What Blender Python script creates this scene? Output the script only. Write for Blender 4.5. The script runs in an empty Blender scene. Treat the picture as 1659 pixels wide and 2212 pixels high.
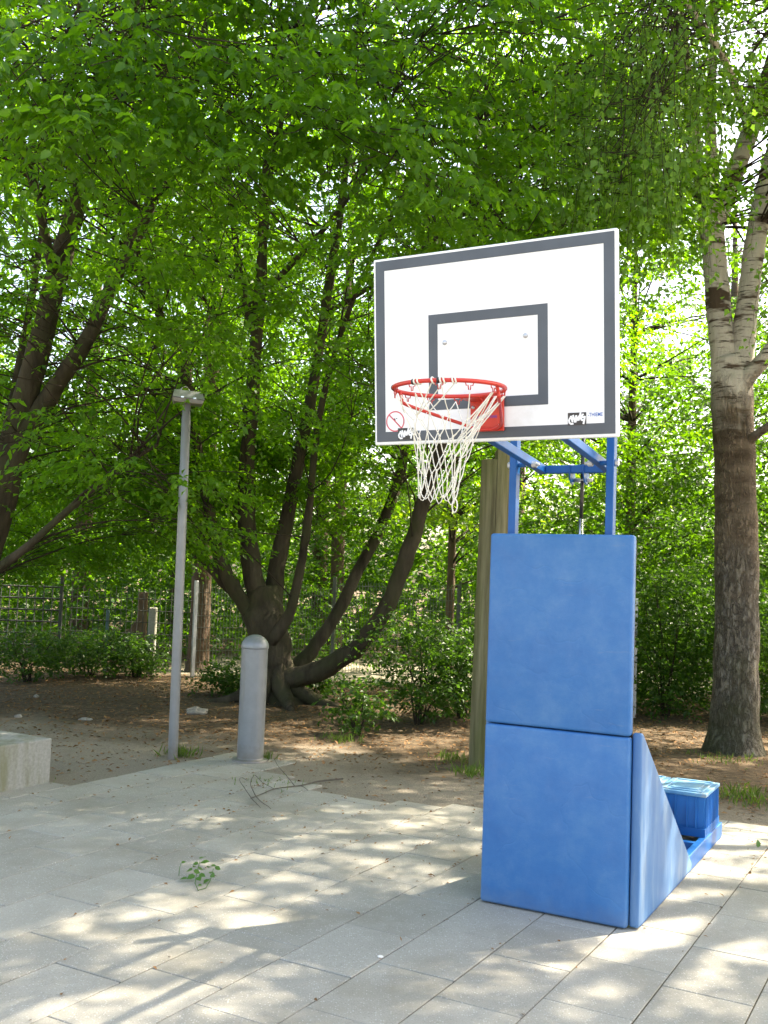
import bpy, bmesh, math, random
import numpy as np
from mathutils import Vector, Matrix, noise

random.seed(11)
rng = np.random.default_rng(11)
C = bpy.context.scene
COL = C.collection

# ------------------------------------------------------------------ camera
F_PX, PITCH, ROLL, EYE = 3250.0 / 2448 * 1659, 0.0661, 0.0363, 1.787   # focal length in pixels of a 1659-wide picture
cp, sp, cr, sr = math.cos(PITCH), math.sin(PITCH), math.cos(ROLL), math.sin(ROLL)
FW = Vector((0, cp, sp)); UP0 = Vector((0, -sp, cp)); RT0 = Vector((1, 0, 0))
CR = cr * RT0 + sr * UP0; CU = -sr * RT0 + cr * UP0
cam = bpy.data.cameras.new('camera'); cam_o = bpy.data.objects.new('camera', cam); COL.objects.link(cam_o)
cam.sensor_fit = 'HORIZONTAL'; cam.sensor_width = 36.0; cam.lens = 36.0 * 3250 / 2448
cam.clip_start = 0.05; cam.clip_end = 2000
m = Matrix((CR, CU, -FW)).transposed().to_4x4(); m.translation = (0, 0, EYE)
cam_o.matrix_world = m
C.camera = cam_o

# ------------------------------------------------------------------ world and sun
SUN_EL = math.radians(52.0)
SUN_AZ = Vector((0.903, 0.43)).normalized()          # horizontal direction towards the sun
SUN_DIR = Vector((SUN_AZ.x * math.cos(SUN_EL), SUN_AZ.y * math.cos(SUN_EL), math.sin(SUN_EL)))
w = bpy.data.worlds.new('World'); C.world = w; w.use_nodes = True
nt = w.node_tree; nt.nodes.clear()
sky = nt.nodes.new('ShaderNodeTexSky'); sky.sky_type = 'NISHITA'; sky.sun_disc = False
sky.sun_elevation = SUN_EL
sky.sun_rotation = math.atan2(SUN_AZ.x, SUN_AZ.y)
sky.air_density = 1.0; sky.dust_density = 4.0; sky.ozone_density = 1.0
bg = nt.nodes.new('ShaderNodeBackground'); bg.inputs['Strength'].default_value = 0.15
wo = nt.nodes.new('ShaderNodeOutputWorld')
nt.links.new(sky.outputs[0], bg.inputs[0]); nt.links.new(bg.outputs[0], wo.inputs[0])
sl = bpy.data.lights.new('sun', 'SUN'); sl.energy = 5.0; sl.angle = math.radians(0.6); sl.color = (1.0, 0.95, 0.86)
so = bpy.data.objects.new('sun', sl); COL.objects.link(so)
so.rotation_euler = (-SUN_DIR).to_track_quat('-Z', 'Y').to_euler()
so.location = (0, 0, 30)
C.view_settings.view_transform = 'Standard'; C.view_settings.look = 'None'
C.view_settings.gamma = 1.0; C.view_settings.use_curve_mapping = False
C.view_settings.exposure = 2.42
C.view_settings.use_white_balance = True; C.view_settings.white_balance_temperature = 7600; C.view_settings.white_balance_tint = 10
C.cycles.max_bounces = 8; C.cycles.diffuse_bounces = 4; C.cycles.glossy_bounces = 3
C.cycles.transmission_bounces = 4; C.cycles.transparent_max_bounces = 8
C.cycles.sample_clamp_indirect = 6.0

# ------------------------------------------------------------------ helpers
def at(u, v, y):
    """world point at distance y ahead, seen at (u, v) of the 1659 x 2212 picture"""
    d = FW + CR * ((u - 829.5) / F_PX) - CU * ((v - 1106.0) / F_PX)
    return Vector((0, 0, EYE)) + d * (y / d.y)
def gr(u, v, z=0.0):
    d = FW + CR * ((u - 829.5) / F_PX) - CU * ((v - 1106.0) / F_PX)
    return Vector((0, 0, EYE)) + d * ((z - EYE) / d.z)

def tag(o, label=None, cat=None, group=None, kind=None):
    if label: o['label'] = label
    if cat: o['category'] = cat
    if group: o['group'] = group
    if kind: o['kind'] = kind
    return o
def empty(name, loc, rz=0.0):
    o = bpy.data.objects.new(name, None); COL.objects.link(o)
    o.location = loc; o.rotation_euler = (0, 0, rz); o.empty_display_size = 0.1
    return o
def link(name, me, mat=None, parent=None):
    o = bpy.data.objects.new(name, me); COL.objects.link(o)
    if mat is not None:
        me.materials.clear(); me.materials.append(mat)
    if parent is not None: o.parent = parent
    return o

class MB:
    def __init__(s): s.v = []; s.f = []; s.sm = []
    def add(s, vs, fs, smooth=False, M=None):
        b = len(s.v)
        s.v += [tuple(M @ Vector(p)) if M is not None else tuple(p) for p in vs]
        s.f += [tuple(i + b for i in f) for f in fs]; s.sm += [smooth] * len(fs)
        return s
    def box(s, c, d, M=None, bev=0.0, seg=1, smooth=False):
        bm = bmesh.new(); bmesh.ops.create_cube(bm, size=1.0)
        for q in bm.verts: q.co = Vector((c[0] + q.co.x * d[0], c[1] + q.co.y * d[1], c[2] + q.co.z * d[2]))
        if bev > 0: bmesh.ops.bevel(bm, geom=list(bm.edges), offset=bev, segments=seg, affect='EDGES', profile=0.5)
        return s.bm(bm, M, smooth)
    def bm(s, bm, M=None, smooth=False):
        bm.verts.index_update()
        s.add([q.co.copy() for q in bm.verts], [[q.index for q in f.verts] for f in bm.faces], smooth, M); bm.free(); return s
    def tube(s, pts, r, n=8, cap=True, M=None, smooth=True, jit=0.0, closed=False):
        pts = [Vector(p) for p in pts]; k = len(pts)
        rs = r if isinstance(r, (list, tuple)) else [r] * k
        vs = []; fs = []; nrm = None
        for i, p in enumerate(pts):
            if closed: t = pts[(i + 1) % k] - pts[i - 1]
            else: t = pts[min(i + 1, k - 1)] - pts[max(i - 1, 0)]
            if t.length < 1e-9: t = Vector((0, 0, 1))
            t.normalize()
            if nrm is None:
                nrm = t.orthogonal().normalized()
            else:
                nrm = (nrm - t * nrm.dot(t))
                nrm = nrm.normalized() if nrm.length > 1e-6 else t.orthogonal().normalized()
            b = t.cross(nrm)
            for j in range(n):
                a = 2 * math.pi * j / n
                rr = rs[i]
                if jit:
                    q = p + (nrm * math.cos(a) + b * math.sin(a)) * rr
                    rr *= 1 + jit * noise.noise(q * (0.9 / max(rs[i], 0.05)) * 0.6) + jit * 0.5 * noise.noise(q * (2.5 / max(rs[i], 0.05)) * 0.6)
                vs.append(p + (nrm * math.cos(a) + b * math.sin(a)) * rr)
        for i in range(k if closed else k - 1):
            i2 = (i + 1) % k
            for j in range(n):
                fs.append((i * n + j, i * n + (j + 1) % n, i2 * n + (j + 1) % n, i2 * n + j))
        if cap and not closed:
            fs.append(tuple(range(n))[::-1]); fs.append(tuple((k - 1) * n + j for j in range(n)))
        return s.add(vs, fs, smooth, M)
    def lathe(s, prof, n=32, M=None, smooth=True):
        vs = []; fs = []
        for r, z in prof:
            for j in range(n):
                a = 2 * math.pi * j / n; vs.append((r * math.cos(a), r * math.sin(a), z))
        for i in range(len(prof) - 1):
            for j in range(n):
                fs.append((i * n + j, i * n + (j + 1) % n, (i + 1) * n + (j + 1) % n, (i + 1) * n + j))
        return s.add(vs, fs, smooth, M)
    def prism(s, poly, d, M=None, bev=0.0, seg=1, smooth=False):
        """polygon in XZ pulled along Y by d"""
        bm = bmesh.new()
        a = [bm.verts.new((x, 0, z)) for x, z in poly]; b = [bm.verts.new((x, d, z)) for x, z in poly]
        bm.faces.new(a); bm.faces.new(b[::-1]); n = len(poly)
        for i in range(n): bm.faces.new((a[(i + 1) % n], a[i], b[i], b[(i + 1) % n]))
        bmesh.ops.recalc_face_normals(bm, faces=list(bm.faces))
        if bev > 0: bmesh.ops.bevel(bm, geom=list(bm.edges), offset=bev, segments=seg, affect='EDGES', profile=0.5)
        return s.bm(bm, M, smooth)
    def mesh(s, name):
        me = bpy.data.meshes.new(name); me.from_pydata(s.v, [], s.f); me.update()
        me.polygons.foreach_set('use_smooth', s.sm)
        return me
    def build(s, name, mat, parent=None): return link(name, s.mesh(name), mat, parent)

def smooth_path(pts, per=4):
    """Catmull-Rom through rows of (x, y, z, r)"""
    P = [np.array(p, float) for p in pts]; P = [2 * P[0] - P[1]] + P + [2 * P[-1] - P[-2]]
    out = []
    for i in range(1, len(P) - 2):
        for t in np.linspace(0, 1, per, endpoint=False):
            a, b, c, d = P[i - 1], P[i], P[i + 1], P[i + 2]
            out.append(0.5 * (2 * b + (c - a) * t + (2 * a - 5 * b + 4 * c - d) * t * t + (3 * b - a - 3 * c + d) * t ** 3))
    out.append(P[-2]); return out

# ------------------------------------------------------------------ materials
class NT:
    def __init__(s, name):
        s.m = bpy.data.materials.new(name); s.m.use_nodes = True; s.t = s.m.node_tree
        s.b = s.t.nodes['Principled BSDF']; s.out = s.t.nodes['Material Output']
    def n(s, ty, **kw):
        q = s.t.nodes.new(ty)
        for k, v in kw.items(): setattr(q, k, v)
        return q
    def l(s, a, b): s.t.links.new(a, b)
    def co(s, kind='Object'): return s.n('ShaderNodeTexCoord').outputs[kind]
    def geo(s): return s.n('ShaderNodeNewGeometry').outputs['Position']
    def map(s, vec, scale=(1, 1, 1), loc=(0, 0, 0), rot=(0, 0, 0)):
        q = s.n('ShaderNodeMapping'); q.inputs['Scale'].default_value = scale; q.inputs['Location'].default_value = loc
        q.inputs['Rotation'].default_value = rot
        s.l(vec, q.inputs['Vector']); return q.outputs[0]
    def noise(s, vec, scale, detail=4, rough=0.55):
        q = s.n('ShaderNodeTexNoise'); q.inputs['Scale'].default_value = scale; q.inputs['Detail'].default_value = detail
        q.inputs['Roughness'].default_value = rough; s.l(vec, q.inputs['Vector']); return q.outputs['Fac']
    def vor(s, vec, scale, feature='F1', out='Distance'):
        q = s.n('ShaderNodeTexVoronoi'); q.feature = feature; q.inputs['Scale'].default_value = scale; s.l(vec, q.inputs['Vector']); return q.outputs[out]
    def ramp(s, fac, stops):
        q = s.n('ShaderNodeValToRGB'); e = q.color_ramp.elements
        while len(e) > 2: e.remove(e[-1])
        for i, (p, c) in enumerate(stops):
            el = e[i] if i < 2 else e.new(p)
            el.position = p; c = c if isinstance(c, (tuple, list)) else (c, c, c)
            el.color = (*c[:3], 1)
        s.l(fac, q.inputs[0]); return q.outputs[0]
    def mix(s, fac, a, b, mode='MIX'):
        q = s.n('ShaderNodeMix', data_type='RGBA', blend_type=mode)
        for x, i in ((fac, 0), (a, 6), (b, 7)):
            if hasattr(x, 'links'): s.l(x, q.inputs[i])
            else: q.inputs[i].default_value = x if i == 0 else (*x[:3], 1)
        return q.outputs[2]
    def math(s, op, a, b=0.5, clamp=False):
        q = s.n('ShaderNodeMath', operation=op, use_clamp=clamp)
        for i, x in enumerate((a, b)):
            if hasattr(x, 'links'): s.l(x, q.inputs[i])
            else: q.inputs[i].default_value = x
        return q.outputs[0]
    def bump(s, h, strength, dist=0.01):
        q = s.n('ShaderNodeBump'); q.inputs['Strength'].default_value = strength; q.inputs['Distance'].default_value = dist
        s.l(h, q.inputs['Height']); s.l(q.outputs[0], s.b.inputs['Normal']); return q
    def set(s, col=None, rough=None, metal=None, spec=None):
        for nme, x in (('Base Color', col), ('Roughness', rough), ('Metallic', metal), ('Specular IOR Level', spec)):
            if x is None: continue
            if hasattr(x, 'links'): s.l(x, s.b.inputs[nme])
            else: s.b.inputs[nme].default_value = (*x, 1) if isinstance(x, tuple) else x
        return s

def leaf_material(name, dark, light, trans, tw=0.45, spec=0.35, rough=0.42):
    q = NT(name)
    isl = q.n('ShaderNodeNewGeometry').outputs['Random Per Island']
    big = q.noise(q.geo(), 0.9, 2)
    f = q.math('ADD', q.math('MULTIPLY', isl, 0.6), q.math('MULTIPLY', big, 0.45), True)
    col = q.mix(f, dark, light)
    q.set(col=col, rough=rough, spec=spec)
    tr = q.n('ShaderNodeBsdfTranslucent')
    tc = q.mix(f, tuple(x * 0.75 for x in trans), trans)
    q.l(tc, tr.inputs[0])
    mx = q.n('ShaderNodeMixShader'); mx.inputs[0].default_value = tw
    q.l(q.b.outputs[0], mx.inputs[1]); q.l(tr.outputs[0], mx.inputs[2]); q.l(mx.outputs[0], q.out.inputs[0])
    return q.m

M = {}
M['hornbeam_leaf'] = leaf_material('hornbeam_leaf', (0.020, 0.080, 0.005), (0.062, 0.165, 0.012), (0.22, 0.49, 0.012), .56)
M['birch_leaf'] = leaf_material('birch_leaf', (0.06, 0.155, 0.030), (0.115, 0.225, 0.05), (0.26, 0.50, 0.04), .52, .25)
M['wood_leaf'] = leaf_material('wood_leaf', (0.014, 0.055, 0.005), (0.045, 0.125, 0.011), (0.14, 0.33, 0.010), 0.48)
M['sunlit_clearing_leaf'] = leaf_material('sunlit_clearing_leaf', (0.03, 0.09, 0.006), (0.085, 0.17, 0.014), (0.28, 0.48, 0.016), 0.55)  # brighter copy of the wood leaf: sunlight of the clearing put into its colour
M['shrub_leaf'] = leaf_material('shrub_leaf', (0.014, 0.048, 0.006), (0.036, 0.095, 0.012), (0.10, 0.24, 0.015))
M['grass_leaf'] = leaf_material('grass_leaf', (0.05, 0.11, 0.012), (0.12, 0.19, 0.03), (0.2, 0.34, 0.03), 0.35)
M['ivy_leaf'] = leaf_material('ivy_leaf', (0.04, 0.12, 0.02), (0.09, 0.2, 0.035), (0.16, 0.3, 0.03), 0.3)

def bark(name, c1, c2, c3, sc=6.0, stretch=0.25, bump=0.6):
    q = NT(name); v = q.map(q.co(), (1, 1, stretch))
    a = q.noise(v, sc, 6, 0.6); b = q.noise(q.co(), 2.2, 3)
    col = q.mix(q.ramp(b, [(0.45, 0.0), (0.7, 1.0)]), q.ramp(a, [(0.3, c1), (0.7, c2)]), c3)
    q.set(col=col, rough=0.9, spec=0.2); q.bump(q.math('ADD', q.noise(v, sc * 2.2, 5), q.math('MULTIPLY', q.noise(q.co(), 3.5, 3), 1.5)), bump, 0.05); return q.m
M['hornbeam_bark'] = bark('hornbeam_bark', (0.022, 0.018, 0.012), (0.085, 0.070, 0.048), (0.05, 0.05, 0.024))
M['wood_bark'] = bark('wood_bark', (0.06, 0.042, 0.03), (0.17, 0.115, 0.08), (0.09, 0.07, 0.05), 9.0, 0.18, 0.9)
M['twig_bark'] = bark('twig_bark', (0.022, 0.016, 0.011), (0.05, 0.038, 0.026), (0.03, 0.026, 0.016), 20, 0.5, 0.3)

def birch_bark():
    q = NT('birch_bark'); p = q.co()
    z = q.n('ShaderNodeSeparateXYZ'); q.l(p, z.inputs[0]); z = z.outputs[2]
    hz = q.map(p, (4.0, 4.0, 34.0)); dash = q.noise(hz, 1.0, 5, 0.65)
    dash2 = q.noise(q.map(p, (1.2, 1.2, 5.0), (3, 1, 0)), 1.0, 4, 0.6)
    white = q.mix(q.ramp(dash, [(0.57, 0.0), (0.64, 1.0)]), (0.50, 0.47, 0.41), (0.045, 0.036, 0.03))
    white = q.mix(q.ramp(dash2, [(0.54, 0.0), (0.60, 1.0)]), white, (0.085, 0.06, 0.042))
    pl = q.map(p, (1, 1, 0.5)); cell = q.noise(pl, 17.0, 8, 0.72); cn = q.noise(q.map(p, (1, 1, .20)), 10.0, 5, 0.6); cn2 = q.noise(q.map(p, (1, 1, .5), (4, 2, 1)), 14.0, 4, 0.6)
    crack = q.math('MINIMUM', q.math('ABSOLUTE', q.math('SUBTRACT', cn, .5)), q.math('MULTIPLY', q.math('ABSOLUTE', q.math('SUBTRACT', cn2, .48)), 1.4))
    rough = q.ramp(cell, [(0.3, (0.085, 0.072, 0.052)), (0.5, (0.19, 0.165, 0.125)), (0.72, (0.36, 0.34, 0.30))])
    rough = q.mix(q.ramp(crack, [(0.0, .8), (0.03, 0.0)]), rough, (0.05, 0.04, 0.03))
    brown = q.ramp(q.noise(q.map(p, (2, 2, 6)), 1.5, 5), [(0.35, (0.12, 0.085, 0.055)), (0.65, (0.27, 0.21, 0.145))])
    wob = q.math('ADD', z, q.math('MULTIPLY', q.math('SUBTRACT', q.noise(p, 1.3, 3), 0.5), 3.2))
    f1 = q.n('ShaderNodeMapRange'); f1.inputs[1].default_value = 1.9; f1.inputs[2].default_value = 2.6; q.l(wob, f1.inputs[0])
    f2 = q.n('ShaderNodeMapRange'); f2.inputs[1].default_value = 3.9; f2.inputs[2].default_value = 4.5; q.l(wob, f2.inputs[0])
    col = q.mix(f2.outputs[0], q.mix(f1.outputs[0], rough, brown), white)
    moss = q.n('ShaderNodeMapRange'); moss.inputs[1].default_value = 0.75; moss.inputs[2].default_value = 0.1; q.l(wob, moss.inputs[0])
    col = q.mix(q.math('MULTIPLY', moss.outputs[0], 0.6), col, (0.055, 0.065, 0.02))
    q.set(col=col, rough=0.85, spec=0.25)
    hb = q.math('SUBTRACT', cell, q.math('MULTIPLY', q.ramp(crack, [(0.0, 1.0), (0.07, 0.0)]), 0.9))
    hb = q.math('MULTIPLY', hb, q.math('SUBTRACT', 1.15, f2.outputs[0]))
    q.bump(hb, 1.0, 0.05); return q.m
M['birch_bark'] = birch_bark()

def slab_material():
    q = NT('exposed_aggregate_concrete'); p = q.geo()
    oi = q.n('ShaderNodeObjectInfo').outputs['Random']
    base = q.ramp(oi, [(0.0, (0.250, 0.240, 0.203)), (0.5, (0.302, 0.290, 0.247)), (1.0, (0.345, 0.334, 0.29))])
    spk = q.vor(p, 95.0, 'F1', 'Color'); sepc = q.n('ShaderNodeSeparateColor'); q.l(spk, sepc.inputs[0])
    d = q.vor(p, 95.0)
    grain = q.math('MULTIPLY', q.ramp(sepc.outputs[0], [(0.74, 0.0), (0.80, 1.0)]), q.ramp(d, [(0.28, 1.0), (0.42, 0.0)]))
    col = q.mix(q.math('MULTIPLY', grain, 0.75), base, (0.62, 0.61, 0.58))
    dk = q.math('MULTIPLY', q.ramp(sepc.outputs[1], [(0.8, 0.0), (0.86, 1.0)]), q.ramp(d, [(0.25, 1.0), (0.45, 0.0)]))
    col = q.mix(q.math('MULTIPLY', dk, 0.5), col, (0.12, 0.115, 0.10))
    fine = q.noise(p, 160.0, 3); col = q.mix(0.35, col, q.ramp(fine, [(0.3, (0.18, 0.175, 0.15)), (0.7, (0.45, 0.44, 0.40))]))
    st = q.noise(p, 1.7, 5, 0.6); col = q.mix(q.math('MULTIPLY', q.ramp(st, [(0.45, 0.0), (0.75, 1.0)]), 0.6), col, (0.19, 0.172, 0.125))
    st2 = q.noise(q.map(p, (1, 1, 1), (7, 3, 0)), 6.0, 6, 0.7); col = q.mix(q.math('MULTIPLY', q.ramp(st2, [(0.5, 0.0), (0.8, 1.0)]), 0.35), col, (0.42, 0.40, 0.35))
    q.set(col=col, rough=0.82, spec=0.3); q.bump(q.math('ADD', q.noise(p, 220.0, 3), grain), 0.35, 0.003); return q.m
M['slab'] = slab_material()

def ground_material():
    q = NT('woodland_floor'); p = q.geo()
    n1 = q.noise(p, 0.8, 5, 0.6); n2 = q.noise(p, 14.0, 6, 0.7); n3 = q.noise(p, 70.0, 4, 0.7)
    lit = q.ramp(n2, [(0.3, (0.04, 0.029, 0.020)), (0.52, (0.10, 0.072, 0.046)), (0.72, (0.20, 0.145, 0.092))])
    sand = q.ramp(n3, [(0.3, (0.18, 0.155, 0.12)), (0.7, (0.31, 0.275, 0.22))])
    sep = q.n('ShaderNodeSeparateXYZ'); q.l(p, sep.inputs[0])
    # bare trodden sand in a band next to the paving, litter further back
    edge = q.math('ADD', sep.outputs[1], q.math('MULTIPLY', sep.outputs[0], 0.45))
    edge = q.math('ADD', edge, q.math('MULTIPLY', q.math('SUBTRACT', n1, 0.5), 3.5))
    mr = q.n('ShaderNodeMapRange'); mr.inputs[1].default_value = 10.9; mr.inputs[2].default_value = 9.3; q.l(edge, mr.inputs[0])
    far = q.n('ShaderNodeMapRange'); far.inputs[1].default_value = 17.6; far.inputs[2].default_value = 18.3; q.l(sep.outputs[1], far.inputs[0])
    col = q.mix(mr.outputs[0], lit, sand)
    far2 = q.n('ShaderNodeMapRange'); far2.inputs[1].default_value = 23.5; far2.inputs[2].default_value = 21.5; q.l(sep.outputs[1], far2.inputs[0])
    farx = q.n('ShaderNodeMapRange'); farx.inputs[1].default_value = -4.2; farx.inputs[2].default_value = -3.2; q.l(sep.outputs[0], farx.inputs[0])
    col = q.mix(q.math('MULTIPLY', farx.outputs[0], q.math('MULTIPLY', far.outputs[0], far2.outputs[0])), col, (0.30, 0.27, 0.21))  # pale sand strip beyond the fence, sunlit brightness painted into the ground colour
    q.set(col=col, rough=0.95, spec=0.15); q.bump(q.math('ADD', n2, q.math('MULTIPLY', n3, 0.5)), 0.9, 0.03); return q.m
M['ground'] = ground_material()

def simple(name, col, rough=0.5, metal=0.0, spec=0.5, var=0.0, sc=8.0, bump=0.0, bsc=60.0):
    q = NT(name); q.set(col=col, rough=rough, metal=metal, spec=spec)
    if var:
        nn = q.noise(q.co(), sc, 5, 0.6)
        q.set(col=q.mix(q.ramp(nn, [(0.3, 0.0), (0.7, 1.0)]), tuple(x * (1 - var) for x in col), tuple(min(1, x * (1 + var)) for x in col)))
    if bump: q.bump(q.noise(q.co(), bsc, 4), bump, 0.004)
    return q.m
M['joint'] = simple('joint_soil', (0.075, 0.062, 0.035), 0.95, var=0.4, sc=30, bump=0.5)
M['branch'] = simple('bare_branch', (0.075, 0.062, 0.048), 0.85, var=.3, sc=30)
M['zinc'] = simple('galvanised_steel', (0.50, 0.52, 0.54), 0.42, 0.75, var=0.12, sc=25)
M['lamp_grey'] = simple('lamp_grey_paint', (0.25, 0.26, 0.28), 0.40, 0.25, var=0.1, sc=9, bump=0.15, bsc=140)
def dirty_paint(name, col, rough, metal):
    q = NT(name); p = q.co(); z = q.n('ShaderNodeSeparateXYZ'); q.l(p, z.inputs[0])
    n1 = q.noise(p, 7, 6, .65); n2 = q.noise(q.map(p, (16, 16, 1.5)), 1.0, 5, .6)
    mr = q.n('ShaderNodeMapRange'); mr.inputs[1].default_value = .16; mr.inputs[2].default_value = .0; q.l(q.math('ADD', z.outputs[2], q.math('MULTIPLY', q.math('SUBTRACT', n1, .5), .25)), mr.inputs[0])
    c = q.mix(q.ramp(n1, [(.3, 0.0), (.7, 1.0)]), tuple(x * .9 for x in col), tuple(x * 1.08 for x in col))
    c = q.mix(q.math('MULTIPLY', q.ramp(n2, [(.56, 0.0), (.72, 1.0)]), .3), c, (.17, .16, .13))
    c = q.mix(q.math('MULTIPLY', mr.outputs[0], .7), c, (.16, .13, .095))
    q.set(col=c, rough=rough, metal=metal); q.bump(q.noise(p, 160, 3), .12, .004); return q.m
M['bollard_grey'] = dirty_paint('bollard_grey_paint', (0.225, 0.237, 0.245), .38, .2)
M['lamp_grey'] = dirty_paint('lamp_grey_paint', (0.225, 0.232, 0.235), .4, .25)
M['blue_steel'] = simple('blue_powder_coat', (0.002, 0.092, 0.31), 0.38, 0.0, 0.35, var=0.12, sc=6)
M['red_steel'] = simple('red_powder_coat', (0.55, 0.030, 0.018), 0.30, 0.0, 0.5, var=0.08, sc=12)
def board_paint():
    q = NT('board_white'); p = q.co(); a = q.noise(q.map(p, (1, 1, 1)), 5.0, 7, .7); b = q.noise(q.map(p, (14, 14, 1.2)), 1.0, 4, .6)
    col = q.mix(q.math('MULTIPLY', q.ramp(a, [(.56, 0.0), (.75, 1.0)]), .30), (.80, .80, .79), (.52, .49, .42))
    col = q.mix(q.math('MULTIPLY', q.ramp(b, [(.60, 0.0), (.75, 1.0)]), .18), col, (.48, .45, .38))
    q.set(col=col, rough=.4); return q.m
M['board_white'] = board_paint()
M['board_grey'] = simple('board_grey_line', (0.065, 0.078, 0.095), 0.42, var=0.15, sc=4)
M['black_print'] = simple('black_sticker', (0.03, 0.028, 0.03), 0.4, var=0.1)
M['white_print'] = simple('white_print', (0.80, 0.80, 0.80), 0.5)
M['blue_print'] = simple('blue_print', (0.03, 0.12, 0.42), 0.5)
M['purple_print'] = simple('purple_print', (0.16, 0.06, 0.34), 0.5)
M['red_print'] = simple('red_print', (0.62, 0.10, 0.13), 0.5)
M['cord'] = simple('net_cord', (0.74, 0.71, 0.62), 0.8, var=0.12, sc=40)
M['black_tape'] = simple('black_tape', (0.02, 0.02, 0.02), 0.5)
M['dark'] = simple('dark_rubber_and_shade', (0.015, 0.015, 0.017), 0.6)  # rubber of the handle; also stands for shade in slot and pad gap
M['wire'] = simple('fence_wire', (0.10, 0.115, 0.105), 0.5, 0.5)
M['dark_wire'] = simple('dark_fence_wire', (0.035, 0.04, 0.035), 0.6, 0.2)
M['stone'] = simple('pale_stone', (0.24, 0.22, 0.185), 0.9, var=0.25, sc=14, bump=0.6, bsc=40)
M['screw_rod'] = simple('threaded_rod', (0.05, 0.05, 0.052), 0.35, 0.8, var=0.3, sc=90)
M['chrome'] = simple('bright_steel', (0.68, 0.69, 0.70), 0.2, 1.0)
M['husk'] = leaf_material('dry_husk', (0.13, 0.065, 0.028), (0.33, 0.19, 0.085), (0.2, 0.1, 0.04), 0.15, 0.2, 0.8)
M['teal_post'] = simple('teal_painted_post', (0.06, 0.13, 0.14), 0.5, var=0.2)
M['fence_wood'] = bark('old_fence_wood', (0.10, 0.065, 0.045), (0.20, 0.14, 0.10), (0.13, 0.11, 0.07), 10, 0.12, 0.5)
M['petal'] = simple('white_scrap', (0.72, 0.70, 0.66), 0.7)

def concrete():
    q = NT('mossy_concrete'); p = q.co()
    n1 = q.noise(p, 40, 5, 0.7); st = q.noise(q.map(p, (5, 5, 0.7)), 1.0, 5, 0.6)
    col = q.ramp(n1, [(0.3, (0.22, 0.215, 0.19)), (0.7, (0.34, 0.335, 0.30))])
    col = q.mix(q.math('MULTIPLY', q.ramp(st, [(0.45, 0.0), (0.65, 1.0)]), 0.75), col, (0.15, 0.15, 0.075))
    q.set(col=col, rough=0.9, spec=0.2); q.bump(n1, 0.5, 0.006); return q.m
M['concrete'] = concrete()

def vinyl():
    q = NT('faded_blue_vinyl'); p = q.co()
    n1 = q.noise(q.map(p, (1, 1, 1.3)), 3.0, 10, 0.68); n2 = q.noise(q.map(p, (1.4, 1.4, 1.0), (3, 0, 2)), 5.0, 6, 0.65); n3 = q.noise(p, 1.4, 3)
    col = q.ramp(n1, [(0.28, (0.020, 0.122, 0.335)), (0.50, (0.030, 0.152, 0.38)), (0.76, (0.075, 0.208, 0.41))])
    col = q.mix(q.math('MULTIPLY', q.ramp(n2, [(0.45, 0.0), (0.9, 1.0)]), 0.25), col, (0.20, 0.32, 0.50))
    sc = q.noise(q.map(p, (2, 2, 14), (0, 0, 5)), 2.0, 6, 0.7)
    col = q.mix(q.math('MULTIPLY', q.ramp(sc, [(0.62, 0.0), (0.75, 1.0)]), 0.25), col, (0.26, 0.26, 0.27))
    zz = q.n('ShaderNodeSeparateXYZ'); q.l(p, zz.inputs[0]); dm = q.n('ShaderNodeMapRange'); dm.inputs[1].default_value = .22; dm.inputs[2].default_value = .0
    q.l(q.math('ADD', zz.outputs[2], q.math('MULTIPLY', q.noise(p, 8, 6, .7), .22)), dm.inputs[0]); col = q.mix(q.math('MULTIPLY', dm.outputs[0], .55), col, (.14, .15, .17))
    crs = q.noise(q.map(p, (1, 1, 1), (0, 0, 3), (0, .6, 0)), 2.2, 3, .5); cl = q.ramp(q.math('ABSOLUTE', q.math('SUBTRACT', crs, .5)), [(0.0, 1.0), (0.012, 0.0)])
    fine = q.noise(p, 60, 5, .75); col = q.mix(q.math('MULTIPLY', q.ramp(fine, [(.62, 0.0), (.72, 1.0)]), .18), col, (.30, .38, .48))
    q.set(col=col, rough=0.46, spec=0.45)
    wv = q.math('ADD', q.noise(q.map(p, (1, 1, 0.15)), 420, 2), q.noise(q.map(p, (0.15, 0.15, 1)), 420, 2))
    q.bump(q.math('SUBTRACT', q.math('ADD', q.math('MULTIPLY', wv, 0.12), q.math('MULTIPLY', n3, 2.6)), q.math('MULTIPLY', cl, .10)), 0.4, 0.012); return q.m
M['vinyl'] = vinyl()
def worn_sunlit_vinyl():
    q = NT('bleached_sunlit_vinyl'); p = q.co()
    n1 = q.noise(q.map(p, (3, 3, 0.6)), 2.6, 6, 0.6); n2 = q.noise(p, 3.0, 4)
    col = q.ramp(n1, [(0.32, (0.04, 0.14, 0.34)), (0.52, (0.085, 0.195, 0.375)), (0.72, (0.22, 0.31, 0.43))])  # bleached streaks, lightened further so the colour carries sunlight on the side pads
    q.set(col=col, rough=0.5, spec=0.4); q.bump(n2, 0.3, 0.02); return q.m
M['worn_sunlit_vinyl'] = worn_sunlit_vinyl()
def lid():
    q = NT('bleached_blue_lid'); p = q.co(); n1 = q.noise(p, 9, 5, 0.65)
    q.set(col=q.ramp(n1, [(0.35, (0.07, 0.24, 0.45)), (0.52, (0.14, 0.33, 0.50)), (0.72, (0.40, 0.40, 0.36))]), rough=0.5); return q.m
M['lid'] = lid()
M['box_blue'] = simple('blue_plastic', (0.010, 0.145, 0.42), 0.42, var=0.15, sc=4)
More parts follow.
